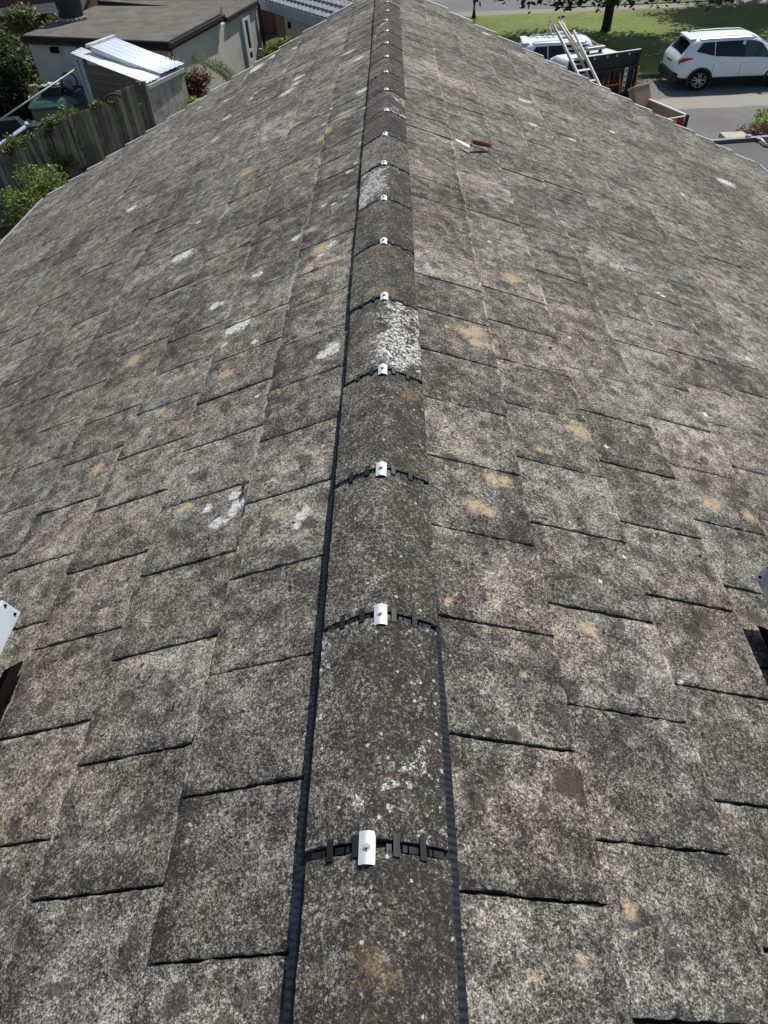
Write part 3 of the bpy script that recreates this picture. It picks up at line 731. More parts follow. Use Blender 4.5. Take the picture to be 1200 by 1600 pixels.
b = MB(); b.box(onA(2.95, -3.25, .05), (.14, .14, .14), Matrix.Rotation(math.atan2(dA.y, dA.x)+.4, 3, 'Z')); b.tube([onA(2.95, -3.25, .0), onA(2.85, -3.30, .16)], .045, 8); b.build('camera_unit', M['dark'], fb)
b = MB(); b.tube([onA(3.85, ZA-.2, .03), onA(3.72, -3.3, .03), onA(3.55, -4.2, .03), onA(3.4, G, .03)], .018, 6)
b.tube([onA(3.95, -3.6, .03), onA(3.82, -4.2, .03)], .012, 6); b.build('cable', M['dark'], fb)
# second lower part of the same building
W0 = Vector((-6.9, 24.03)); W1 = Vector((-5.26, 32.3)); dW = (W1-W0).normalized(); nW = Vector((dW.y, -dW.x))
def onW(t, z, out=0.0): p = W0+dW*t+nW*out; return Vector((p.x, p.y, z))
ZB = -3.10; a0, a1 = onW(4.3, 0, -.125), onW(8.35, 0, -.125); FB = [(a0.x, a0.y), (a1.x, a1.y), (a1.x-7.0, a1.y+2.2), (a0.x-.9, a0.y+1.9)]
b = MB(); wallprism(b, FB, G, ZB-.16); b.build('wall', M['render'], fb)
b = MB(); a2_ = onW(4.95, 0, .0); FR = [(a2_.x, a2_.y)]+[inset(FB, -.12)[k] for k in (1, 2)]+[(a2_.x-1.0, a2_.y+1.9)]; wallprism(b, FR, ZB-.15, ZB-.02); rf2 = b.build('roof', M['fascia'], fb)
b = MB(); wallprism(b, inset(FR, .05), ZB-.05, ZB); b.build('felt_surface', M['felt'], rf2)
# door
dr = MB(); 
def slab(mb, t0, t1, z0, z1, o0, o1):
    v = [onW(t, z, o) for o in (o0, o1) for t, z in ((t0, z0), (t1, z0), (t1, z1), (t0, z1))]
    mb.add(v, [(0, 3, 2, 1), (4, 5, 6, 7), (0, 1, 5, 4), (1, 2, 6, 5), (2, 3, 7, 6), (3, 0, 4, 7)])
for a in ((6.40, 6.49, G+.6, -3.40), (7.10, 7.19, G+.6, -3.40), (6.49, 7.10, -3.49, -3.40), (6.49, 7.10, G+.6, -4.72), (6.49, 6.64, -4.72, -3.49), (6.95, 7.10, -4.72, -3.49), (6.64, 6.95, -4.50, -4.40)):
    slab(dr, *a, -.1, -.03)
d_ = dr.build('door', M['white'], fb)
gl = MB(); slab(gl, 6.64, 6.95, -4.40, -3.49, -.1, -.06); gl.build('pane', M['glass'], d_)
gl = MB(); slab(gl, 6.64, 6.95, -4.72, -4.50, -.1, -.06); gl.build('pane', M['glass'], d_)
dp = MB(); dp.tube([onW(8.38, ZB-.1, -.02), onW(8.38, G, -.02)], .05, 8); dp.tube([onW(8.65, ZB-.1, -.15), onW(8.65, G, -.15)], .04, 8); dp.build('downpipe', M['fascia'], fb)
# dark stack on the flat roof
vx, vy = -11.45, 28.75
st_ = thing('roof_stack', 'tall dark sheeted stack standing on the grey felt flat roof', 'roof stack', (vx, vy, ZA))
b = MB(); n = 22; vs = []
for z, r in ((0.02, .36), (.35, .42), (.9, .46), (1.6, .48)):
    for k in range(n): a = 6.283*k/n; q = r*(1+.07*math.cos(a*7+z)); vs.append((q*math.cos(a), q*math.sin(a), z))
b.add(vs, [(i*n+k, i*n+(k+1) % n, (i+1)*n+(k+1) % n, (i+1)*n+k) for i in range(3) for k in range(n)]+[tuple(range(3*n, 4*n))])
b.build('sheeting', M['truckgrey'], st_, smooth=True)
b = MB(); rr2 = random.Random(9)
for k in range(9):
    a = -2.6+k*.32; b.box((.45*math.cos(a), .45*math.sin(a), .05), (.14, .12, .09), Matrix.Rotation(a+rr2.uniform(-.5, .5), 3, 'Z'))
b.build('weight_block', M['blockwall'], st_, bevel=.02)

# house beyond with tiled roof (between the extension and our verge)
hb_ = thing('neighbour_house', 'white rendered house with grey tiled roof and pale fascia', 'house', (0, 0, 0))
E0 = Vector((-5.1, 32.8, -3.2)); E1 = Vector((-1.6, 27.0, -3.2)); de = (E1-E0).normalized(); up_ = Vector((-de.y, de.x, 0))
if up_.y < 0: up_ = -up_
b = MB(); sl_ = .45
E0b = E0-de*3.0
rpv = [E0b, E1, E1+up_*3+Vector((0, 0, 3*sl_)), E0b+up_*3+Vector((0, 0, 3*sl_))]
# tiles as stepped courses
ncr = 10
for k in range(ncr):
    a = up_*(3*k/ncr)+Vector((0, 0, 3*sl_*k/ncr)); c = up_*(3*(k+1)/ncr)+Vector((0, 0, 3*sl_*(k+1)/ncr-.03))
    j = 0; L = (E1-E0b).length
    while j*.33 < L:
        p = E0b+de*(j*.33+(k % 2)*.16); q = p+de*.315
        zz = Vector((0, 0, .04)); md = (p+q)/2+Vector((0, 0, .025))
        b.add([p+a+zz, md+a+zz, q+a+zz, q+c, md+c, p+c, p+a, q+a], [(0, 1, 4, 5), (1, 2, 3, 4), (6, 7, 2, 1, 0)]); j += 1
b.build('roof', simple('grey_tile', (.25, .265, .285), .75, var=.25, scale=3), hb_, fix=False)
b = MB(); b.prism([(0, -.32), (0, .0), (.04, .0), (.04, -.32)], (E0b, -up_, (0, 0, 1), de), (E1-E0b).length); b.build('fascia_board', M['greyboard'], hb_)
b = MB(); q0 = E0+de*1.05+up_*.28; q1 = E1+up_*.28; q2 = q1+up_*3; q3 = q0+up_*3
wallprism(b, [(q0.x, q0.y), (q1.x, q1.y), (q2.x, q2.y), (q3.x, q3.y)], G, -3.25); b.build('wall', M['render'], hb_)
b = MB(); q4 = E0b+up_*1.6; q5 = q0+up_*1.3; q6 = q5+up_*1.5; q7 = q4+up_*1.5
wallprism(b, [(q4.x, q4.y), (q5.x, q5.y), (q6.x, q6.y), (q7.x, q7.y)], G, -2.9); b.build('recessed_wall', M['brownboard'], hb_)
p = q0+de*.5-up_*.05; b = MB(); b.box((p.x, p.y, -3.85), (.10, .10, .2)); b.build('wall_light', M['dark'], hb_)

# brick house at far left, slate roof
bh = thing('brick_house', 'red brick house with dark slate roof at the far top left', 'house', (0, 0, 0))
b = MB(); b.box((-19.5, 37.2, G+2.6), (6.0, 4, 5.2)); b.build('wall', M['brick'], bh)
b = MB(); b.box((-15.4, 36.4, G+1.35), (4.6, 3.4, 2.7)); b.build('porch_wall', M['brick'], bh)
b = MB(); b.add([(-17.4, 34.0, -3.35), (-12.9, 33.6, -3.35), (-12.9, 38.4, -1.9), (-17.4, 38.8, -1.9)], [(0, 1, 2, 3)]); b.add([(-17.4, 34.0, -3.45), (-12.9, 33.6, -3.45), (-12.9, 33.6, -3.352), (-17.4, 34.0, -3.352)], [(0, 1, 2, 3)])
b.build('roof', M['darktile'], bh, fix=False)
b = MB(); b.bar((-17.3, 38.9, -1.95), (-11.6, 38.3, -1.95), .25, .32); b.build('coping', M['blockwall'], bh)
b = MB(); b.box((-9.4, 41.2, G+1.7), (8.5, .3, 3.4)); o = b.build('garden_wall', M['brick'], None); tag(o, 'dark red brick wall behind the flat felt roof', 'wall')
bx = MB(); bx.box((-10.2, 37.0, G+1.5), (2.4, 1.6, 3.0)); 

# ------------------------------------------------------------------ lean-to store
lt = thing('lean_to_store', 'timber and block lean-to with two sloping white corrugated roof sheets', 'lean-to shed', (0, 0, 0))
BW0, BW1 = (-6.64, 20.2), (-6.05, 21.9)
b = MB(); dbw = (Vector(BW1)-Vector(BW0)).normalized(); nb = Vector((-dbw.y, dbw.x))
wallprism(b, [BW0, BW1, tuple(Vector(BW1)+nb*.15), tuple(Vector(BW0)+nb*.15)], G, -3.27); b.build('block_wall', M['blockwall'], lt)
b = MB(); b.bar((BW0[0]-.03, BW0[1]-.05, -3.23), (BW1[0]-.03, BW1[1]+.05, -3.23), .2, .09); b.build('coping', M['greyboard'], lt)
def corr(p0, p1, p2, p3, mat, name='roof_sheet', n=7, amp=.012):
    # p0,p1 low edge; p2,p3 high edge; ribs run low->high
    p0, p1, p2, p3 = [Vector(q) for q in (p0, p1, p2, p3)]; b = MB(); vs = []; m_ = n*6
    for i in range(m_+1):
        t = i/m_; h = amp*math.cos(2*math.pi*t*n)
        a = p0.lerp(p1, t); c = p3.lerp(p2, t)
        vs += [a+Vector((0, 0, h)), a.lerp(c, .5)+Vector((0, 0, h-.02)), c+Vector((0, 0, h))]
    b.add(vs, [(i*3+k, i*3+k+1, i*3+k+4, i*3+k+3) for i in range(m_) for k in (0, 1)])
    o = b.build(name, mat, lt, smooth=True, fix=False); s = o.modifiers.new('solid', 'SOLIDIFY'); s.thickness = .008; return o
zl, zh = -3.14, -2.68
corr((-6.63, 20.15, zl), (-6.42, 20.75, zl), (-9.02, 22.5, zh), (-9.12, 21.85, zh), M['corr'], n=4)
corr((-6.42, 20.88, zl+.05), (-5.98, 21.95, zl+.05), (-8.22, 23.15, zh+.10), (-8.60, 22.05, zh+.10), M['corr_b'], n=5, amp=.006)
b = MB(); b.bar((-8.62, 22.03, zh+.12), (-8.20, 23.2, zh+.12), .16, .07)
b.build('end_cap', M['white_aged'], lt); b = MB(); b.bar((-8.55, 22.06, zh+.03), (-6.45, 20.92, zl+.0), .05, .1); b.bar((-9.0, 22.45, zh-.06), (-6.45, 20.80, zl-.07), .05, .09)
b.build('rafter', M['white_aged'], lt)
FP0 = Vector((-6.70, 20.27, 0)); FP1 = Vector((-8.78, 21.66, 0))
b = MB(); nbd = 14; dfp = (FP1-FP0).normalized(); nfp = Vector((dfp.y, -dfp.x, 0))
if nfp.y > 0: nfp = -nfp
for k in range(nbd):
    z0 = G+.05+k*.19
    zr = -2.83
    L0_, L1_ = 0, (FP1-FP0).length
    ztop = z0+.175
    def tx(z): return min(max((z+3.17)/.45*L1_, 0), L1_-.01)
    if z0 > -2.74: continue
    a, a2 = tx(z0), tx(ztop); ztop = min(ztop, -2.73)
    v = [FP0+dfp*t+nfp*o_+Vector((0, 0, z)) for o_ in (0, .02) for t, z in ((a, z0), (L1_, z0), (L1_, ztop), (a2, ztop))]
    b.add(v, [(0, 3, 2, 1), (4, 5, 6, 7), (0, 1, 5, 4), (1, 2, 6, 5), (2, 3, 7, 6), (3, 0, 4, 7)])
b.build('timber_panel', M['brownboard'], lt)
b = MB(); q = FP1+nfp*.02; q_ = FP1+dfp*.14; b.bar((q.x, q.y, G), (q.x+.0, q.y, -2.78), .09, .09); b.bar((q_.x, q_.y, G), (q_.x-.05, q_.y, -2.80), .2, .04); b.build('post', M['white_aged'], lt)
b = MB(); b.bar((-8.95, 22.4, G), (-8.95, 22.4, -2.82), .07, .07); b.bar((-8.25, 23.0, G), (-8.25, 23.0, -2.8), .07, .07); b.build('post', M['brownboard'], lt)

# ------------------------------------------------------------------ fence
F0 = Vector((-6.6, 19.9)); F1 = Vector((-9.99, 17.7)); dF = (F1-F0).normalized(); nF = Vector((-dF.y, dF.x))
if nF.x < 0: nF = -nF
fn = thing('fence', 'weathered vertical board garden fence with climbers running below the eave', 'fence', (0, 0, 0))
def ftop(t):
    xs = [0, .5, 1.12, 1.74, 2.44, 3.58, 4.02, 9]; zs = [-3.18, -3.25, -3.33, -3.40, -3.53, -3.79, -3.89, -4.2]
    return float(np.interp(t, xs, zs))
b = MB(); t = .28; k = 0; rr = random.Random(4)
while t < 8.5:
    wd_ = .115+rr.uniform(-.008, .01); z1 = ftop(t+.05)+rr.gauss(0, .014)
    if t < .75: z1 = -3.08-(t-.28)*.12
    p = F0+dF*(t+wd_/2)+nF*rr.uniform(-.004, .004); lean = rr.gauss(0, .006)
    b.bar((p.x, p.y, G), (p.x+lean, p.y, z1), .018, wd_, up=Vector((dF.x, dF.y, 0)))
    p = F0+dF*(t+wd_+.01)-nF*.035; b.bar((p.x, p.y, G), (p.x, p.y, z1-.05), .016, .07, up=Vector((dF.x, dF.y, 0)))
    t += wd_+rr.uniform(.010, .022); k += 1
b.build('boards', M['fence'], fn)
b = MB()
for zz in (-.35, -1.1):
    b = MB()
    pts = [F0+dF*.2-nF*.05, F0+dF*8.4-nF*.05]
    for i in range(16):
        ta, tb = .2+i*.5, .2+(i+1)*.5; a = F0+dF*ta-nF*.05; c = F0+dF*tb-nF*.05
        b.bar((a.x, a.y, ftop(ta)+zz), (c.x, c.y, ftop(tb)+zz), .05, .08)
    b.build('rail', M['fence'], fn)

for t_, wd_, zt in ((.02, .11, -3.02), (.17, .09, -3.0), (3.0, .10, -3.6), (5.6, .1, -3.9)):
    b = MB(); p = F0+dF*t_-nF*(.06 if t_ > 1 else -.03); b.bar((p.x, p.y, G), (p.x, p.y, zt), wd_, wd_); b.build('post', M['fence'], fn, bevel=.008)
b = MB(); p = F0+dF*3.32+nF*.05; q = F0+dF*3.05+nF*.06; b.bar((q.x, q.y, G), (p.x, p.y, ftop(3.3)+.05), .03, .10, up=Vector((dF.x, dF.y, 0))); b.build('loose_batten', M['fence'], fn)

# ------------------------------------------------------------------ plants
def leaves(mb, cs, n, size, rg, flat=.0, shell=.55):
    """cs: list of (centre, radii); scattered kite-shaped leaves"""
    tot = sum(r[0]*r[1]*r[2] for c, r in cs)
    for c, r in cs:
        k = max(6, int(n*r[0]*r[1]*r[2]/tot))
        for _ in range(k):
            d = Vector((rg.gauss(0, 1), rg.gauss(0, 1), rg.gauss(0, 1))).normalized()*(shell+(1-shell)*rg.random())
            p = Vector((c[0]+d.x*r[0], c[1]+d.y*r[1], c[2]+d.z*r[2]))
            s = size*rg.uniform(.6, 1.35); a = Vector((rg.gauss(0, 1), rg.gauss(0, 1), rg.gauss(0, .7))).normalized()
            bq = a.cross(Vector((rg.gauss(0, .5), rg.gauss(0, .5), 1))).normalized()
            mb.add([p-a*s, p+bq*s*.5-a*s*.1, p+a*s, p-bq*s*.5-a*s*.1], [(0, 1, 2, 3)])
def clumps(rg, c, r, n, cr):
    out = []
    for _ in range(n):
        d = Vector((rg.gauss(0, 1), rg.gauss(0, 1), rg.gauss(0, 1))).normalized()*rg.uniform(.45, 1)
        k = cr*rg.uniform(.6, 1.4); out.append(((c[0]+d.x*r[0], c[1]+d.y*r[1], c[2]+d.z*r[2]), (k, k, k*.75)))
    return out
def shrub(name, label, cat, base, c, r, ncl, cr, n, size, mat, seed, core=None, group=None, stems=5):
    rg = random.Random(seed); t = thing(name, label, cat, base, group=group)
    b = MB(); leaves(b, [((x-base[0], y-base[1], z-base[2]), q) for (x, y, z), q in clumps(rg, c, r, ncl, cr)], n, size, rg, shell=.3)
    b.build('foliage', mat, t, fix=False)
    s = MB()
    for k in range(stems):
        e = (c[0]-base[0]+rg.gauss(0, r[0]*.4), c[1]-base[1]+rg.gauss(0, r[1]*.4), c[2]-base[2]+rg.uniform(-.2, .3)*r[2])
        s.tube([(rg.gauss(0, .05), rg.gauss(0, .05), 0), (e[0]*.5+rg.gauss(0, .05), e[1]*.5, e[2]*.5), e], [.025, .018, .008], 6)
    s.build('stem', M['bark'], t, smooth=True)
    return t
shrub('shrub', 'bright green leafy shrub below the left eave in front of the fence', 'shrub', (-8.3, 15.9, G), (-8.5, 16.2, -4.75), (1.5, 1.1, .75), 34, .34, 9000, .042, M['leaf_bush'], 1)
shrub('shrub', 'tall dark ivy-clad shrub left of the cream extension', 'shrub', (-14.9, 28.5, G), (-15.0, 28.2, -4.2), (1.7, 1.8, 1.9), 46, .62, 15000, .085, M['leaf_dark'], 2)
shrub('shrub', 'dense dark shrub at the left frame edge under the washing pole', 'shrub', (-14.6, 24.8, G), (-14.7, 24.8, -4.7), (1.2, 1.4, 1.2), 26, .5, 8000, .07, M['leaf_dark'], 22)
shrub('shrub', 'pale green shrub rising against the brick house', 'shrub', (-14.6, 32.2, G), (-14.4, 32.0, -3.7), (1.2, .9, 1.0), 20, .42, 5000, .075, M['leaf_ivy'], 3)
shrub('shrub', 'small yellow-green shrub behind the cream plastic chairs', 'shrub', (-13.2, 28.4, G), (-13.2, 28.4, -5.0), (.5, .4, .45), 9, .25, 1400, .06, M['leaf_bush'], 4)
shrub('shrub', 'purple-red leaved shrub beside the block wall', 'shrub', (-6.0, 22.6, G), (-6.0, 22.5, -3.95), (.42, .4, .7), 12, .28, 2600, .05, M['leaf_red'], 5)
shrub('shrub', 'grey-green shrub standing against the block wall end', 'shrub', (-6.4, 22.6, G), (-6.36, 22.45, -3.6), (.28, .3, .7), 12, .26, 2400, .055, M['leaf_ivy'], 6)
shrub('shrub', 'low yellow-green plant between block wall and our eave', 'shrub', (-5.8, 21.7, G), (-5.78, 21.7, -4.15), (.45, .4, .35), 8, .2, 1000, .05, M['leaf_lime'], 7)
shrub('shrub', 'olive green bush in front of the dark recess of the white house', 'shrub', (-4.3, 29.8, G), (-4.25, 29.3, -4.5), (.75, .7, .8), 16, .32, 3000, .08, M['leaf_bush'], 8)
shrub('shrub', 'compact red-leaved bush beside the capped pillar', 'shrub', (9.4, 18.3, G), (9.45, 18.3, -4.72), (.72, .6, .45), 20, .3, 6000, .04, M['leaf_red'], 9)
shrub('shrub', 'lime green bush growing behind the red-leaved bush', 'shrub', (9.95, 19.4, G), (9.95, 19.35, -4.85), (.6, .5, .48), 14, .28, 4000, .04, M['leaf_lime'], 10)
# feathery plant
ft = thing('feathery_plant', 'feathery pale green plant with arching stems by the cream wall', 'plant', (-5.2, 25.6, G)); rg = random.Random(12)
b = MB(); s = MB()
for k in range(15):
    a = rg.uniform(2.2, 4.4); L = rg.uniform(1.2, 2.3); x0, y0_ = rg.gauss(0, .1), rg.gauss(0, .1)
    pts = []
    for i in range(9):
        u = i/8; pts.append(Vector((x0+math.cos(a)*L*.75*u**1.3, y0_+math.sin(a)*L*.35*u, .75+1.65*u-.60*u*u*(.8+.2*math.sin(k)))))
    s.tube([(x0, y0_, 0)]+pts, [.014]*4+[.008]*6, 5)
    for i in range(3, 9):
        for _ in range(26):
            p = pts[i].lerp(pts[i-1], rg.random()); d = Vector((rg.gauss(0, 1), rg.gauss(0, 1), rg.gauss(.2, .6))).normalized()*rg.uniform(.06, .16); q = d.cross(Vector((0, 0, 1))).normalized()*.008
            b.add([p, p+d*.5+q, p+d, p+d*.5-q], [(0, 1, 2, 3)])
b.build('foliage', M['leaf_pale'], ft, fix=False); s.build('stem', M['leaf_pale'], ft, smooth=True)
# climbers on the fence: one plant
cb = thing('climbing_plant', 'green climber trailing over the top of the board fence', 'climbing plant', (0, 0, 0)); rg = random.Random(15); b = MB(); s = MB()
def fpt(t, z, o_=0.06): p = F0+dF*t+nF*o_; return (p.x, p.y, z)
cs = []
for k in range(26): t = rg.uniform(1.9, 3.9); cs.append((fpt(t, ftop(t)+rg.uniform(-.12, .14), rg.uniform(-.15, .1)), (.2, .16, .12)))
for k in range(9): u = k/8; t = 2.75+.1*math.sin(u*5); cs.append((fpt(t+.12*u, ftop(t)-1.3*u, .08), (.13+.08*u, .09, .15)))
for k in range(12): u = k/11; t = 2.75-.85*u; cs.append((fpt(t, -4.35-.5*u+rg.gauss(0, .1), .08), (.16, .09, .14)))
for k in range(8): u = k/7; t = 1.95-.05*k; cs.append((fpt(2.25-.2*u, ftop(2.2)-.9*u, .06), (.07, .06, .1)))
leaves(b, cs, 3300, .036, rg, shell=.1)
leaves(b, [(fpt(1.3, ftop(1.3)+.05, 0), (.1, .08, .1)), (fpt(1.45, ftop(1.4)+.02, 0), (.12, .08, .1))], 120, .05, rg, shell=.1)
b.build('foliage', M['leaf_ivy'], cb, fix=False)
for t in (2.75, 2.2, 3.3): s.tube([fpt(t-.3, G, .06), fpt(t, -4.6, .06), fpt(t, ftop(t), .04)], .008, 5)
s.build('stem', M['bark'], cb, smooth=True)

# trees over the lawn
def tree(label, base, h_tr, r_tr, crown, ncl, cr, nlv, size, seed, hang=()):
    rg = random.Random(seed); t = thing('tree', label, 'tree', base); cx, cy, cz, rx, ry, rz_ = crown
    s = MB(); s.tube([(0, 0, -.05), (0, 0, .1), (0.01, 0, .35), (.03, .02, 1.2), (.02, .0, h_tr*.6), (0, 0, h_tr)], [r_tr*1.35, r_tr*1.18, r_tr*1.04, r_tr, r_tr*.9, r_tr*.75], 14)
    for k in range(9):
        a = k*.7+rg.uniform(-.2, .2); e = (cx+rx*.75*math.cos(a), cy+ry*.75*math.sin(a), cz+rg.uniform(-.5, .5)*rz_)
        s.tube([(0, 0, h_tr*.75), (e[0]*.45, e[1]*.45, (h_tr*.8+e[2])/2+.4), e], [r_tr*.5, r_tr*.28, .04], 8)
    for hx, hy, hz_ in hang:
        s.tube([(hx*.3, hy*.3, h_tr+.6), (hx*.75, hy*.75, h_tr+.3), (hx, hy, hz_+.2)], [.12, .07, .02], 6)
    s.build('trunk', M['bark'], t, smooth=True)
    cs = clumps(rg, (cx, cy, cz), (rx, ry, rz_), ncl, cr)
    for hx, hy, hz_ in hang:
        for _ in range(16): cs.append(((hx+rg.gauss(0, .55), hy+rg.gauss(0, .35), hz_+abs(rg.gauss(0, .5))), (.5, .45, .3)))
    b = MB(); leaves(b, cs, nlv, size, rg, shell=.2); b.build('crown', M['leaf_tree'], t, fix=False)
TB = (9.81, 36.86)
hang = []
tree('broad dark tree on the lawn whose low branches hang into the top of the view', (TB[0], TB[1], G), 3.4, .20, (-.6, -.3, 5.9, 5.0, 4.3, 2.4), 105, 1.2, 34000, .13, 41,
     hang=[(-4.0, -4.4, 1.85), (-2.9, -4.7, 1.72), (-1.7, -4.9, 1.75), (-.6, -4.6, 1.85), (1.2, -4.9, 1.75), (2.5, -5.0, 1.62), (3.3, -5.2, 1.9), (-5.1, -4.2, 2.0)])
tree('tree beyond the white SUV, only its lowest leaves and shadow showing at the top right', (19.2, 43.2, G), 3.2, .3, (-.3, -2.0, 5.6, 4.8, 4.6, 2.4), 70, 1.25, 20000, .14, 42)
ts_ = thing('tree', 'slim dark tree trunk standing at the far left end of the lawn', 'tree', (4.15, 41.5, G))
b = MB(); b.tube([(0, 0, -.05), (0, 0, 1), (.02, 0, 3), (0, 0, 5)], [.15, .14, .14, .12], 12); b.build('trunk', M['bark'], ts_, smooth=True)
b = MB(); leaves(b, clumps(random.Random(6), (0, 1, 7.2), (3.2, 3.2, 1.8), 34, 1.1), 9000, .14, random.Random(8), shell=.2); b.build('crown', M['leaf_tree'], ts_, fix=False)
b = MB(); rgx = random.Random(33); b.v = []; leaves(b, clumps(rgx, (-2, 54.5, -4.6), (9, .8, .8), 60, .8), 9000, .13, rgx, shell=.2); o = b.build('far_hedge', M['leaf_dark'], None, fix=False); tag(o, 'dark hedge beyond the far side of the road', 'hedge')

# ------------------------------------------------------------------ left garden objects
tk = thing('storage_tank', 'beige tank with dark green lid standing behind the fence', 'tank', (-11.35, 24.9, G), R(12))
b = MB(); n = 24; vs = []
for z, k in ((0, .93), (.9, 1.0), (1.02, 1.0)):
    for i in range(n):
        a = 6.283*i/n; ca, sa = math.cos(a), math.sin(a); e = .45
        vs.append((math.copysign(abs(ca)**e, ca)*.85*k, math.copysign(abs(sa)**e, sa)*.62*k, z))
b.add(vs, [(j*n+i, j*n+(i+1) % n, (j+1)*n+(i+1) % n, (j+1)*n+i) for j in range(2) for i in range(n)]); b.build('tank_body', M['tank'], tk, smooth=True)
b = MB(); vs = []
for z, k in ((1.0, 1.05), (1.07, 1.05), (1.2, .82), (1.28, .5)):
    for i in range(n):
        a = 6.283*i/n; ca, sa = math.cos(a), math.sin(a); e = .45
        vs.append((math.copysign(abs(ca)**e, ca)*.85*k, math.copysign(abs(sa)**e, sa)*.62*k, z))
b.add(vs, [(j*n+i, j*n+(i+1) % n, (j+1)*n+(i+1) % n, (j+1)*n+i) for j in range(3) for i in range(n)]+[tuple(range(3*n, 4*n))]); b.build('lid', M['green_tarp'], tk)
hs = thing('hose_coil', 'coiled black hose lying on the tank lid', 'hose', (-10.75, 25.0, G+1.3)); b = MB()
for j, (r, tilt, z) in enumerate(((.26, 1.2, .28), (.25, 1.35, .30), (.30, .3, .02), (.24, .15, .05))):
    b.tube([(r*math.cos(a)+.1*(j > 1), r*math.sin(a)*math.cos(tilt), z+r*math.sin(a)*math.sin(tilt)) for a in [6.283*k/24 for k in range(25)]], .022, 6, cap=False)
b.build('hose', M['black_plastic'], hs, smooth=True)
pk = MB(); pk.tube([(-10.85, 25.12, G+1.4), (-10.85, 25.12, G+1.62)], [.14, .09], 12); o = pk.build('pot', M['pink'], None); tag(o, 'small dusty pink pot inside the hose coil', 'pot')
cr_ = thing('grey_crate', 'grey tapered plastic crate of scrap on the tank lid', 'crate', (-11.35, 24.85, G+1.22)); b = MB(); b.box((0, 0, .16), (.62, .4, .32), taper=1.15); b.build('crate_body', M['truckgrey'], cr_)
b = MB(); rg = random.Random(2)
for k in range(8): b.box((rg.uniform(-.25, .25), rg.uniform(-.14, .14), .36), (.14, .1, .06), Matrix.Rotation(rg.uniform(0, 3), 3, 'Z') @ Matrix.Rotation(rg.uniform(-.6, .6), 3, 'X'))
b.build('scrap', M['alu'], cr_)
# chairs
def chair(label, x, y, rz_, first=None):
    t = thing('garden_chair', label, 'chair', (x, y, G), rz_, 'cream plastic garden chairs'); 
    b = MB()
    vs = []
    for i in range(7):
        u = i/6; z = .44+.5*u; yb = .2+.14*u; hw = .20+.03*math.sin(u*3.14)
        if i == 6: hw = .12
        vs += [(-hw, yb-.02, z), (-hw*.5, yb+.02, z+.0), (hw*.5, yb+.02, z), (hw, yb-.02, z)]
    b.add(vs, [(i*4+k, i*4+k+1, i*4+k+5, i*4+k+4) for i in range(6) for k in range(3)]); q = b.build('backrest', M['chair'], t, smooth=True); sm = q.modifiers.new('s', 'SOLIDIFY'); sm.thickness = .025
    b = MB(); b.box((0, 0, .43), (.46, .44, .03)); b.build('seat', M['chair'], t, bevel=.01)
    for sx in (-1, 1):
        b = MB(); b.bar((sx*.22, .2, .65), (sx*.24, -.2, .65), .05, .025); b.bar((sx*.24, -.2, .64), (sx*.23, -.2, .43), .04, .04); b.build('armrest', M['chair'], t)
        for sy in (-1, 1):
            b = MB(); b.bar((sx*.2, sy*.19, .42), (sx*.24, sy*.25, 0), .04, .04); b.build('leg', M['chair'], t)
    return t
chair('cream plastic garden chair farther left, partly hidden in foliage', -14.35, 27.95, R(35)); chair('cream plastic garden chair nearer the tank', -13.35, 27.75, R(20))
wp = MB(); wp.tube([(-10.95, 19.6, -3.80), (-9.0, 22.3, -3.02)], .022, 8); wp.tube([(-12.0, 18.15, -4.22), (-10.95, 19.6, -3.80)], .022, 8)
o = wp.build('washing_pole', M['white_aged'], None, smooth=True); tag(o, 'thin pale pole slanting from the lean-to post over the garden', 'pole')
bp = MB(); bp.tube([(-11.3, 17.6, -4.35), (-10.9, 18.9, -4.22), (-10.75, 19.8, -4.2), (-10.62, 20.7, -4.16)], .05, 10); bp.tube([(-10.62, 20.7, -4.16), (-10.60, 20.85, -4.10)], .058, 10)
o = bp.build('blue_pipe', M['bluepipe'], None, smooth=True); tag(o, 'pale blue plastic pipe resting behind the fence top', 'pipe')
bn = thing('black_barbecue', 'dark boxy lidded barbecue with side shelf behind the fence', 'barbecue', (-12.4, 23.2, G), R(15))
b = MB(); b.box((0, 0, .55), (1.0, .6, .6)); b.box((0, 0, .95), (.98, .56, .22), taper=.7); b.build('barbecue_body', M['black_plastic'], bn, bevel=.02)
b = MB(); b.box((.78, -.05, .8), (.5, .45, .04)); b.build('side_shelf', M['truckgrey'], bn)
for sx in (-1, 1):
    for sy in (-1, 1): b = MB(); b.bar((sx*.4, sy*.22, .3), (sx*.4, sy*.22, 0), .05, .05); b.build('leg', M['black_plastic'], bn)
cr2 = MB(); p = F0+dF*.92+nF*.05; cr2.tube([(p.x+.17*math.cos(a), p.y+.1*math.cos(a), -3.27+.1*math.sin(a)) for a in [k*.4 for k in range(13)]], .028, 6); o = cr2.build('hook_ring', M['redstrip'], None, smooth=True); tag(o, 'rusty curved bracket on top of the fence near the post', 'bracket')
bf = MB()
for k in range(14): bf.bar((-15.3+k*.16, 30.4-k*.02, G), (-15.3+k*.16, 30.4-k*.02, G+1.7), .02, .15, up=Vector((1, 0, 0)))
o = bf.build('brown_fence', M['brownboard'], None); tag(o, 'short brown board fence left of the cream extension', 'fence')

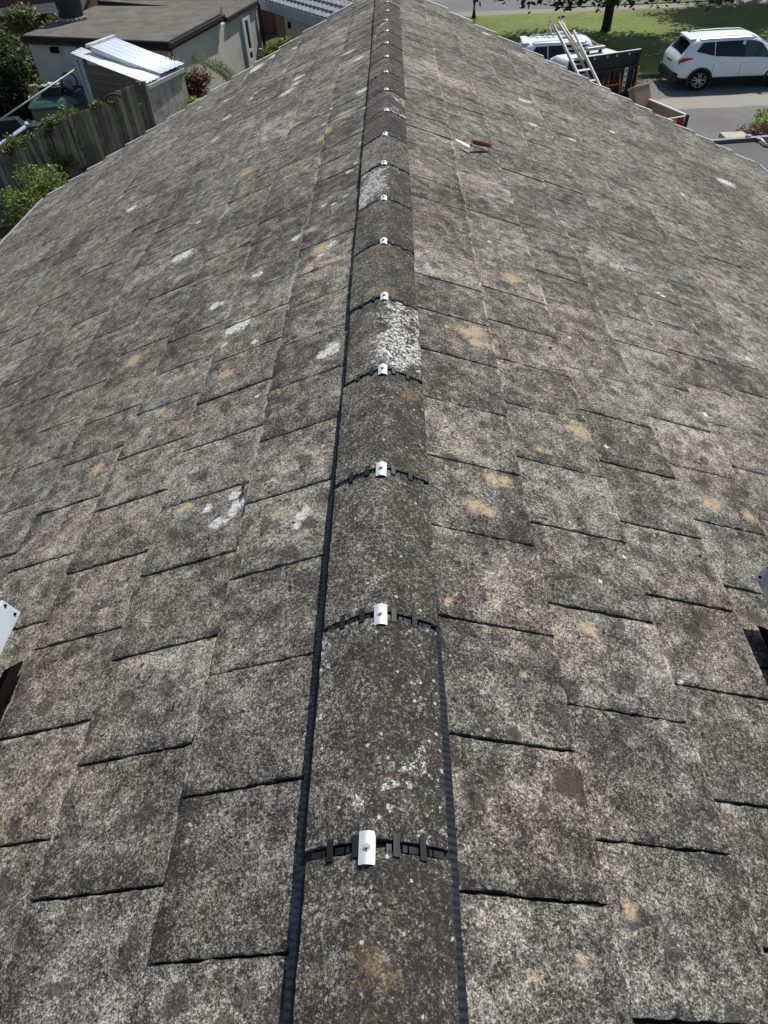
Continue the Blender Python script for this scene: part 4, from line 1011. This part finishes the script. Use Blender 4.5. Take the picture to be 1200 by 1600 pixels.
# ------------------------------------------------------------------ cars
def cat(xs, ys, x): return float(np.interp(x, xs, ys))
def smooth_interp(tab, x):
    xs = [t[0] for t in tab]
    if x <= xs[0]: return tab[0][1:]
    if x >= xs[-1]: return tab[-1][1:]
    i = max(k for k in range(len(xs)-1) if xs[k] <= x); t = (x-xs[i])/(xs[i+1]-xs[i]); p1, p2 = tab[i], tab[i+1]; p0 = tab[max(0, i-1)]; p3 = tab[min(len(tab)-1, i+2)]
    out = []
    for k in range(1, len(p1)):
        m1 = (p2[k]-p0[k])/max(1e-6, p2[0]-p0[0])*(p2[0]-p1[0]); m2 = (p3[k]-p1[k])/max(1e-6, p3[0]-p1[0])*(p2[0]-p1[0])
        h = t*t*t; q = t*t
        v = (2*h-3*q+1)*p1[k]+(h-2*q+t)*m1+(-2*h+3*q)*p2[k]+(h-q)*m2
        lo, hi = min(p1[k], p2[k]), max(p1[k], p2[k]); out.append(min(max(v, lo-.0), hi+.0))
    return tuple(out)
# x, half width at belt, z belt, half width roof, z top
SUVT = [(-2.26, .66, .72, .55, .78), (-2.23, .80, .92, .70, 1.00), (-2.15, .87, 1.08, .72, 1.13), (-1.98, .90, 1.13, .70, 1.38), (-1.82, .905, 1.12, .66, 1.60), (-1.66, .91, 1.10, .66, 1.665), (-1.0, .92, 1.06, .66, 1.70), (0, .92, 1.02, .66, 1.70),
        (.45, .92, 1.0, .65, 1.66), (.95, .915, .98, .66, 1.40), (1.42, .90, .97, .70, 1.10), (1.9, .87, .88, .68, .99), (2.15, .78, .74, .62, .84), (2.26, .62, .55, .5, .6)]
def suv(label, loc, rz_, rear_glass, front_glass, group=None, scale=1.0):
    t = thing('parked_car', label, 'car', loc, rz_, group); t.scale = (scale, scale, scale*.885)
    def sect(x, off=0.0):
        wb, zb, wr, zt = smooth_interp(SUVT, x); zs = .24 if -2.0 < x < 2.0 else .30
        zb = max(zb, zs+.2)
        return [(wb*.90+off, zs), (wb*1.0+off, zs+.18), (wb*1.0+off, min(.72, zb-.05)), (wb*.975+off, zb), (wr+.045+off, zb+(zt-zb)*.82), (wr*.93+off*.7, zt-.015+off*.6), (wr*.5, zt+.012+off), (0, zt+.02+off)]
    def pt(x, u, side, off=0.0):
        s = sect(x, off); i = min(int(u), len(s)-2); f = u-i; return (x, side*(s[i][0]*(1-f)+s[i+1][0]*f), s[i][1]*(1-f)+s[i+1][1]*f)
    xs = [-2.26, -2.245, -2.21, -2.15, -2.05, -1.9, -1.82, -1.72, -1.6]+[-1.4+.2*k for k in range(10)]+[.5, .65, .8, .95, 1.1, 1.25, 1.42, 1.6, 1.8, 1.95, 2.08, 2.18, 2.24, 2.26]
    b = MB(); us = [0, .5, 1, 2, 2.6, 3, 3.5, 4, 4.5, 5, 6, 7]
    vs = []; m_ = len(us)*2-1
    for x in xs: vs += [pt(x, u, -1) for u in us]+[pt(x, u, 1) for u in reversed(us[:-1])]
    fs = [(i*m_+k, i*m_+k+1, (i+1)*m_+k+1, (i+1)*m_+k) for i in range(len(xs)-1) for k in range(m_-1)]+[tuple(range(m_)), tuple(range((len(xs)-1)*m_, len(xs)*m_))]
    b.add(vs, fs); body = b.build('body', M['carwhite'], t, smooth=True)
    def patch(name, mat, poly, side, off=.006, par=t, n=6):
        """poly: list of 4 corners (x,u) -> grid patch on the body surface"""
        b = MB(); vs = []
        for i in range(n+1):
            for j in range(n+1):
                a, c = i/n, j/n
                x = (poly[0][0]*(1-a)+poly[1][0]*a)*(1-c)+(poly[3][0]*(1-a)+poly[2][0]*a)*c; u = (poly[0][1]*(1-a)+poly[1][1]*a)*(1-c)+(poly[3][1]*(1-a)+poly[2][1]*a)*c
                vs.append(pt(x, u, side, off))
        b.add(vs, [(i*(n+1)+j, i*(n+1)+j+1, (i+1)*(n+1)+j+1, (i+1)*(n+1)+j) for i in range(n) for j in range(n)]); return b.build(name, mat, par, smooth=True, fix=False)
    for s in (-1, 1):
        patch('side_window', rear_glass, [(-1.62, 3.45), (-.98, 3.18), (-1.02, 4.05), (-1.42, 4.0)], s, .008)
        patch('side_window', rear_glass, [(-.95, 3.17), (-.06, 3.12), (-.06, 4.2), (-.98, 4.06)], s, .008)
        patch('side_window', front_glass, [(.04, 3.12), (1.12, 3.15), (.62, 4.05), (.04, 4.2)], s, .008)
        patch('pillar_trim', M['cladding'], [(-.07, 3.12), (.05, 3.12), (.05, 4.2), (-.07, 4.2)], s, .004, n=2)
        patch('cladding', M['cladding'], [(-2.14, .0), (2.2, .0), (2.2, 1.05), (-2.14, 1.1)], s, .012, n=24)
        patch('tail_light', M['red'], [(-2.19, 2.55), (-1.72, 2.93), (-1.72, 3.04), (-2.17, 2.98)], s, .014)
        patch('tail_light_lens', M['white'], [(-2.20, 2.3), (-1.98, 2.5), (-1.9, 2.74), (-2.19, 2.6)], s, .016)
        patch('fuel_flap_line', M['greyboard'], [(-1.50, 2.1), (-1.30, 2.1), (-1.30, 2.115), (-1.50, 2.115)], s, .004, n=2) if s < 0 else None
        for xx in (-.95, -.01, 1.08):
            patch('door_seam', M['cladding'], [(xx, 1.25), (xx+.012, 1.25), (xx+.012, 3.1), (xx, 3.1)], s, .003, n=3)
        for xx in (-.72, .16):
            b = MB(); p = Vector(pt(xx, 2.55, s, .02)); b.box(p, (.2, .03, .03)); b.build('door_handle', M['carwhite'], t, bevel=.008)
        b = MB(); p = Vector(pt(.98, 3.2, s, .11)); b.box(p, (.16, .2, .13)); b.build('wing_mirror', M['carwhite'], t, bevel=.035)
        b = MB(); rp_ = [Vector(pt(x, 5.0, s, .0))+Vector((0, -s*.02, h)) for x, h in ((-1.55, .0), (-1.45, .045), (-.6, .06), (.2, .055), (.55, .0))]; b.tube(rp_, .018, 6); b.build('roof_rail', M['alu'], t, smooth=True)
    patch('rear_window', M['glass'], [(-2.09, 4.7), (-1.85, 4.75), (-1.85, 7), (-2.09, 7)], -1, .012); patch('rear_window', M['glass'], [(-2.09, 4.7), (-1.85, 4.75), (-1.85, 7), (-2.09, 7)], 1, .012)
    for s in (-1, 1): patch('windscreen', M['glass'], [(.58, 4.9), (1.36, 4.9), (1.36, 7), (.58, 7)], s, .01)
    b = MB(); b.box((-2.25, 0, .93), (.03, .52, .115), Matrix.Rotation(-.2, 3, 'Y')); b.build('number_plate', M['plate'], t)
    b = MB(); b.box((-2.2, 0, .46), (.26, 1.76, .36)); b.build('rear_bumper', M['cladding'], t, bevel=.05)
    b = MB(); b.box((-1.76, 0, 1.685), (.26, 1.2, .03)); b.build('spoiler', M['carwhite'], t, bevel=.01)
    for x in (-1.335, 1.355):
        for s in (-1, 1):
            wb = smooth_interp(SUVT, x)[0]
            a = MB(); n = 28
            ring = [(x+r*math.cos(q), s*(wb+.012), .35+r*math.sin(q)) for r in (.37, .445) for q in [math.pi*(-.12)+math.pi*1.24*k/n for k in range(n+1)]]
            a.add(ring, [(k, k+1, n+2+k, n+1+k) for k in range(n)]); q_ = a.build('arch_trim', M['cladding'], t, fix=False); q_.modifiers.new('s', 'SOLIDIFY').thickness = .02
            a = MB(); vs = [(x+.375*math.cos(6.283*k/32), s*(wb+.006), .36+.375*math.sin(6.283*k/32)) for k in range(32)]; a.add(vs, [tuple(range(32))]); a.build('wheel_well', M['dark'], t, fix=False)
            wh = MB(); prof = [(.20, -.11), (.31, -.115), (.345, -.08), (.35, 0), (.345, .07), (.315, .10), (.245, .105), (.235, .08)]; nn = 32; vs = []
            for r, yy in prof:
                for k in range(nn): vs.append((r*math.cos(6.283*k/nn), s*yy, r*math.sin(6.283*k/nn)))
            wh.add(vs, [(j*nn+k, j*nn+(k+1) % nn, (j+1)*nn+(k+1) % nn, (j+1)*nn+k) for j in range(len(prof)-1) for k in range(nn)])
            wo = wh.build('wheel', M['rubber'], t, smooth=True, loc=(x, s*(wb-.09), .35))
            d = MB(); vs = [(.24*math.cos(6.283*k/32), s*.05, .24*math.sin(6.283*k/32)) for k in range(32)]; d.add(vs, [tuple(range(32))]); d.build('brake_disc', M['dark'], wo, fix=False)
            rm_ = MB(); vs = []
            for r, yy in ((.222, .088), (.248, .108)):
                for k in range(nn): vs.append((r*math.cos(6.283*k/nn), s*yy, r*math.sin(6.283*k/nn)))
            rm_.add(vs, [(k, (k+1) % nn, nn+(k+1) % nn, nn+k) for k in range(nn)])
            for k in range(5):
                for dq in (-.15, .15):
                    q = 6.283*k/5+.3+dq; e = q+dq*.6
                    rm_.bar((.03*math.cos(q), s*.085, .03*math.sin(q)), (.235*math.cos(e), s*.095, .235*math.sin(e)), .03, .022, up=Vector((0, 1, 0)))
            rm_.tube([(0, s*.06, 0), (0, s*.1, 0)], .055, 12); rm_.build('rim', M['rim'], wo)
    b = MB(); b.box((0, 0, .30), (4.0, 1.5, .16)); b.build('underbody', M['dark'], t)
    return t
suv('white family SUV with dark windows parked on the tarmac at right', (12.02, 27.55, G), R(-1.6), M['glass'], M['glass_g'], scale=.98)
suv('white estate car with silver roof rails, half hidden behind the tipper truck', (6.45, 28.2, G), R(-3), M['glass'], M['glass_g'], scale=.98)

# ------------------------------------------------------------------ tipper truck
OT = Vector((7.70, 19.29, G)); fwd = Vector((-.331, .944, 0)).normalized(); ang = math.atan2(fwd.y, fwd.x)
tk_ = thing('tipper_truck', 'white tipper truck with black mesh headboard, tool rack and chevron tailgate', 'truck', OT, ang)
# local: x forward, y left (0..2.17)
b = MB(); b.box((1.22, 1.085, .86), (2.42, 2.05, .08)); b.build('bed_floor', M['ply'], tk_)
for y in (.0, 2.17):
    b = MB(); b.box((1.22, y, 1.08), (2.44, .03, .42)); b.box((1.22, y+(.02 if y < 1 else -.02), 1.08), (2.40, .008, .38)); q = b.build('side_panel', M['ply'], tk_)
    c = MB(); c.box((1.22, y, 1.305), (2.46, .055, .03)); c.build('rim', M['white'], q)
b = MB(); b.box((0, 1.085, 1.07), (.03, 2.14, .40)); tg = b.build('tailgate', M['white_aged'], tk_)
c = MB(); c.box((0, 1.085, 1.285), (.045, 2.18, .018)); c.build('rim', M['white'], tg)
for k in range(10):
    y = .04+k*.21
    c = MB(); z0, z1 = .89, 1.268; sh_ = .12 if y < 1.05 else -.12
    c.add([(-.019, y-sh_*.5, z0), (-.019, y+.21-sh_*.5, z0), (-.019, y+.21+sh_*.5, z1), (-.019, y+sh_*.5, z1)], [(0, 1, 2, 3)])
    c.build('chevron_stripe', M['redrefl'] if k % 2 == 0 else M['yelrefl'], tg, fix=False)
for y in (-.01, 2.18): b = MB(); b.box((-.02, y, 1.08), (.09, .07, .48)); b.build('corner_post', M['truckgrey'], tk_)
# headboard
hb = MB(); xh = 2.50
for y in (-.0, 2.17): hb.box((xh, y, 1.60), (.07, .07, 1.50))
hb.box((xh, 1.085, 2.30), (.07, 2.24, .07)); hb.box((xh, 1.085, 1.32), (.07, 2.1, .07)); hb.box((xh, 1.085, 1.95), (.05, 2.1, .04)); hb.box((xh, .72, 1.65), (.05, .04, .64)); hb.box((xh, 1.45, 1.65), (.05, .04, .64))
hbo = hb.build('headboard', M['truckgrey'], tk_)
c = MB(); c.box((xh+.045, 1.085, 2.12), (.012, 2.1, .32)); c.box((xh+.05, 1.085, 1.65), (.012, 2.1, .62)); c.box((xh+.05, 1.085, 1.08), (.012, 2.1, .42)); c.build('back_plate', simple('near_black_panel', (.016, .019, .022), .6, var=.3, scale=6), hbo)
c = MB()
for k in range(15): c.box((xh+.02, .08+k*.145, 1.65), (.008, .008, .62))
for k in range(5): c.box((xh+.015, 1.085, 1.4+k*.13), (.008, 2.1, .008))
c.build('mesh', simple('mesh_wire', (.05, .055, .06), .5, .3), hbo)
for y in (.35, .75, 1.05, 1.45, 1.8): c = MB(); c.tube([(xh-.045, y, 2.28), (xh-.03, y, 2.28)], .03, 10); c.build('lamp_stud', M['greyboard'], hbo)
c = MB(); c.box((xh+.0, 1.085, 2.345), (.06, 2.2, .015)); c.build('top_trim', M['galv'], hbo)
c = MB(); c.bar((xh-.06, -.02, 1.95), (xh-.08, -.03, 1.25), .05, .03); c.build('ratchet_strap', simple('amber_strap', (.42, .22, .04), .6), hbo)
# cab
cab = MB()
prof = [(2.62, .5), (2.62, 2.05), (2.70, 2.16), (3.0, 2.21), (3.7, 2.20), (3.95, 2.10), (4.35, 1.45), (4.45, 1.30), (5.3, 1.15), (5.45, .95), (5.45, .5)]
n = len(prof); vs = []
for y, k in ((.16, .94), (.24, 1.0), (1.93, 1.0), (2.01, .94)):
    for x, z in prof: vs.append((3.9+(x-3.9)*k if z > 1.5 else x, y, z if z < 1.5 else 1.5+(z-1.5)*(k if k == 1 else .86)))
cab.add(vs, [tuple(range(n-1, -1, -1)), tuple(range(3*n, 4*n))]+[(j*n+i, j*n+(i+1) % n, (j+1)*n+(i+1) % n, (j+1)*n+i) for j in range(3) for i in range(n)])
cb_ = cab.build('cab', M['carwhite'], tk_, smooth=False, bevel=.04)
c = MB()
for y in (.145, 2.025): c.add([(2.8, y, 1.35), (4.15, y, 1.35), (3.85, y, 1.92), (2.85, y, 1.95)], [(0, 1, 2, 3)])
c.build('side_window', M['glass'], tk_, fix=False)
c = MB(); c.add([(4.00, .4, 2.06), (4.00, 1.77, 2.06), (4.345, 1.8, 1.50), (4.345, .37, 1.50)], [(0, 1, 2, 3)]); o = c.build('windscreen', M['glass'], tk_, fix=False)
for x in (.5, 4.6):
    for y in (.2, 1.97):
        c = MB(); c.tube([(x, y-.12, .36), (x, y+.12, .36)], .36, 24); wo = c.build('wheel', M['rubber'], tk_); c = MB(); c.tube([(x, y-.125, .36), (x, y+.125, .36)], .2, 16); c.build('rim', M['rim'], wo)
c = MB(); c.box((2.7, 1.085, .55), (5.0, .9, .25)); c.build('chassis', M['truckgrey'], tk_)
lb = thing('light_bar', 'grey beacon light bar on two feet on the truck cab roof', 'light bar', OT+Matrix.Rotation(ang, 3, 'Z') @ Vector((3.35, .92, 2.2)), ang)
c = MB(); c.box((0, 0, .13), (.22, .62, .09)); c.build('lens', M['beacon'], lb, bevel=.035)
for y in (-.2, .2): c = MB(); c.box((0, y, .045), (.1, .06, .1)); c.build('foot_or_shade_slab', M['truckgrey'], lb)
# orange handled tools hung in the headboard rack
def LT(x, y, z): return OT+Matrix.Rotation(ang, 3, 'Z') @ Vector((x, y, z))
def tool(y, lab):
    t = thing('spade', lab, 'spade', LT(xh-.09, y, 1.32), ang, 'orange handled spades in the rack')
    c = MB(); c.tube([(0, 0, 0), (0, 0, .42)], .026, 8); c.build('handle', M['orange'], t)
    c = MB(); c.add([(0, -.06, .40), (0, .06, .40), (0, 0, .60), (.015, -.06, .40), (.015, .06, .40), (.015, 0, .60)], [(0, 1, 2), (5, 4, 3), (0, 3, 4, 1), (1, 4, 5, 2), (2, 5, 3, 0)]); c.build('blade', M['truckgrey'], t)
tool(1.27, 'orange-handled spade leftmost in the truck headboard rack'); tool(1.09, 'orange-handled spade in the middle of the rack trio'); tool(.92, 'orange-handled spade rightmost of the rack trio')
t = thing('pick', 'orange pick axe hung level across the truck headboard', 'pick', LT(xh-.10, .78, 1.6), ang); c = MB(); c.bar((0, .32, 0), (0, -.28, .0), .03, .04); c.build('handle', M['orange'], t)
c = MB(); c.tube([(0, -.30, -.32), (0, -.26, -.1), (0, -.22, .1), (0, -.20, .28)], [.012, .028, .03, .014], 8); c.build('head', M['orange'], t)
t = thing('spirit_level', 'grey slotted bar hanging upright on the truck headboard', 'level', LT(xh-.09, .40, 1.38), ang); c = MB(); c.box((0, 0, .3), (.03, .1, .6)); c.build('bar', M['galv'], t)
c = MB()
for k in range(4): c.box((-.017, 0, .1+k*.14), (.004, .05, .05))
c.build('slot', M['dark'], t)
# box
bx_ = thing('cardboard_box', 'open brown cardboard box with pale lid leaning in the truck bed', 'box', LT(1.75, .22, .95), R(-62)); 
Mx = Matrix.Rotation(R(-28), 3, 'Y')
c = MB(); c.box((0, 0, .34), (.24, .55, .66), Mx); c.build('carton', M['card'], bx_)
c = MB(); c.box(Mx @ Vector((-.0, 0, .345))+Vector((0, 0, .34)), (.27, .58, .03), Mx); c.build('lid', M['cardlid'], bx_)
# ladder
def P3(a): return Vector(a)
Lb, Lm = P3((5.46, 19.66, -4.3)), P3((4.81, 20.67, -3.27)); dl = (Lm-Lb); Lt = Lb+dl*1.55; Lb2 = Lb-dl*.3; acr = Vector((.95, .31, 0)).normalized()*.46
ld = thing('ladder', 'silver aluminium ladder leaning up over the truck headboard', 'ladder', (0, 0, 0)); nrm = dl.normalized().cross(acr.normalized())
if nrm.z < 0: nrm = -nrm
for k in (0, 1): c = MB(); c.bar(Lb2+acr*k, Lt+acr*k, .035, .075, up=nrm); c.build('rail', M['alu'], ld)
N = 9
for k in range(N): c = MB(); u = (k+.5)/N; p = Lb2.lerp(Lt, u); c.bar(p, p+acr, .045, .03, up=nrm); c.build('rung', M['alu'], ld)
ld2 = thing('roof_ladder', 'second narrower roof ladder with hooked top stacked under the first', 'ladder', (0, 0, 0)); off = -nrm*.12+acr*.18
T2 = Lb+dl*1.75
for k in (0, .62): c = MB(); c.bar(Lb2+off+acr*k, T2+off+acr*k, .03, .06, up=nrm); c.build('rail', M['galv'], ld2)
for k in range(10): c = MB(); u = (k+.35)/10; p = Lb2.lerp(T2, u)+off; c.bar(p, p+acr*.62, .04, .025, up=nrm); c.build('rung', M['galv'], ld2)
c = MB(); pt_ = T2+off; c.tube([pt_-acr*.35, pt_+acr*.75], .012, 6); c.tube([pt_-acr*.35-dl*.22, pt_-acr*.35, pt_-acr*.2+dl*.06+nrm*.05], .014, 6); c.tube([pt_+acr*.05-nrm*.02, pt_-acr*.02+dl*.14], .013, 6); c.tube([pt_+acr*.7-dl*.02, pt_+acr*.58+dl*.14+nrm*.04], .013, 6); c.build('hook', M['galv'], ld2)
for j, (o_, lab) in enumerate(((.30, 'pale wooden pole strapped to the ladder, left one'), (.52, 'pale wooden pole strapped to the ladder, right one'))):
    c = MB(); c.tube([Lb+dl*1.0+acr*(o_+.25)+nrm*.06, Lb+dl*1.72+acr*o_*.8+nrm*.06], .03, 8); q = c.build('wooden_pole', M['tubewood'], None, smooth=True); tag(q, lab, 'pole', 'wooden poles strapped to the ladder')

# ------------------------------------------------------------------ pillar, flat-roofed porch
pl_ = thing('gate_pillar', 'brick pillar with square pale stone cap near the flat dark roof', 'pillar', (8.49, 17.88, G))
c = MB(); c.box((0, 0, .53), (.44, .44, 1.06)); c.build('shaft', M['brick'], pl_); c = MB(); c.box((0, 0, 1.13), (.58, .56, .13)); c.build('cap', M['stone'], pl_, bevel=.015)
pr_ = thing('flat_roof_garage', 'flat dark membrane roofed garage beside the right eave', 'garage', (0, 0, 0))
PZ = -2.9; PP = [(5.15, 1.0), (9.6, 1.0), (9.6, 12.0), (6.75, 12.05), (6.52, 12.62), (5.15, 12.52)]
c = MB(); wallprism(c, inset(PP, .15), G, PZ-.12); c.build('wall', M['render'], pr_)
c = MB(); wallprism(c, PP, PZ-.11, PZ); ro = c.build('roof', M['membrane'], pr_)
c = MB(); c.bar((5.15, 12.55, PZ+.01), (6.56, 12.66, PZ+.01), .09, .10); c.bar((6.56, 12.66, PZ+.01), (7.4, 12.72, PZ+.01), .09, .10); c.build('edge_trim', simple('grey_edge_trim', (.16, .17, .19), .45, .2, var=.15), ro)
c = MB(); c.tube([(6.46, 12.60, PZ+.05), (6.50, 12.52, PZ+.05), (6.50, 12.30, PZ+.03)], .022, 8); c.tube([(6.50, 12.28, PZ+.03), (7.2, 12.30, PZ+.03)], .028, 8); c.tube([(6.28, 12.66, PZ+.07), (6.36, 12.66, PZ+.07)], .03, 8); c.build('white_pipe', M['white'], pr_, smooth=True)
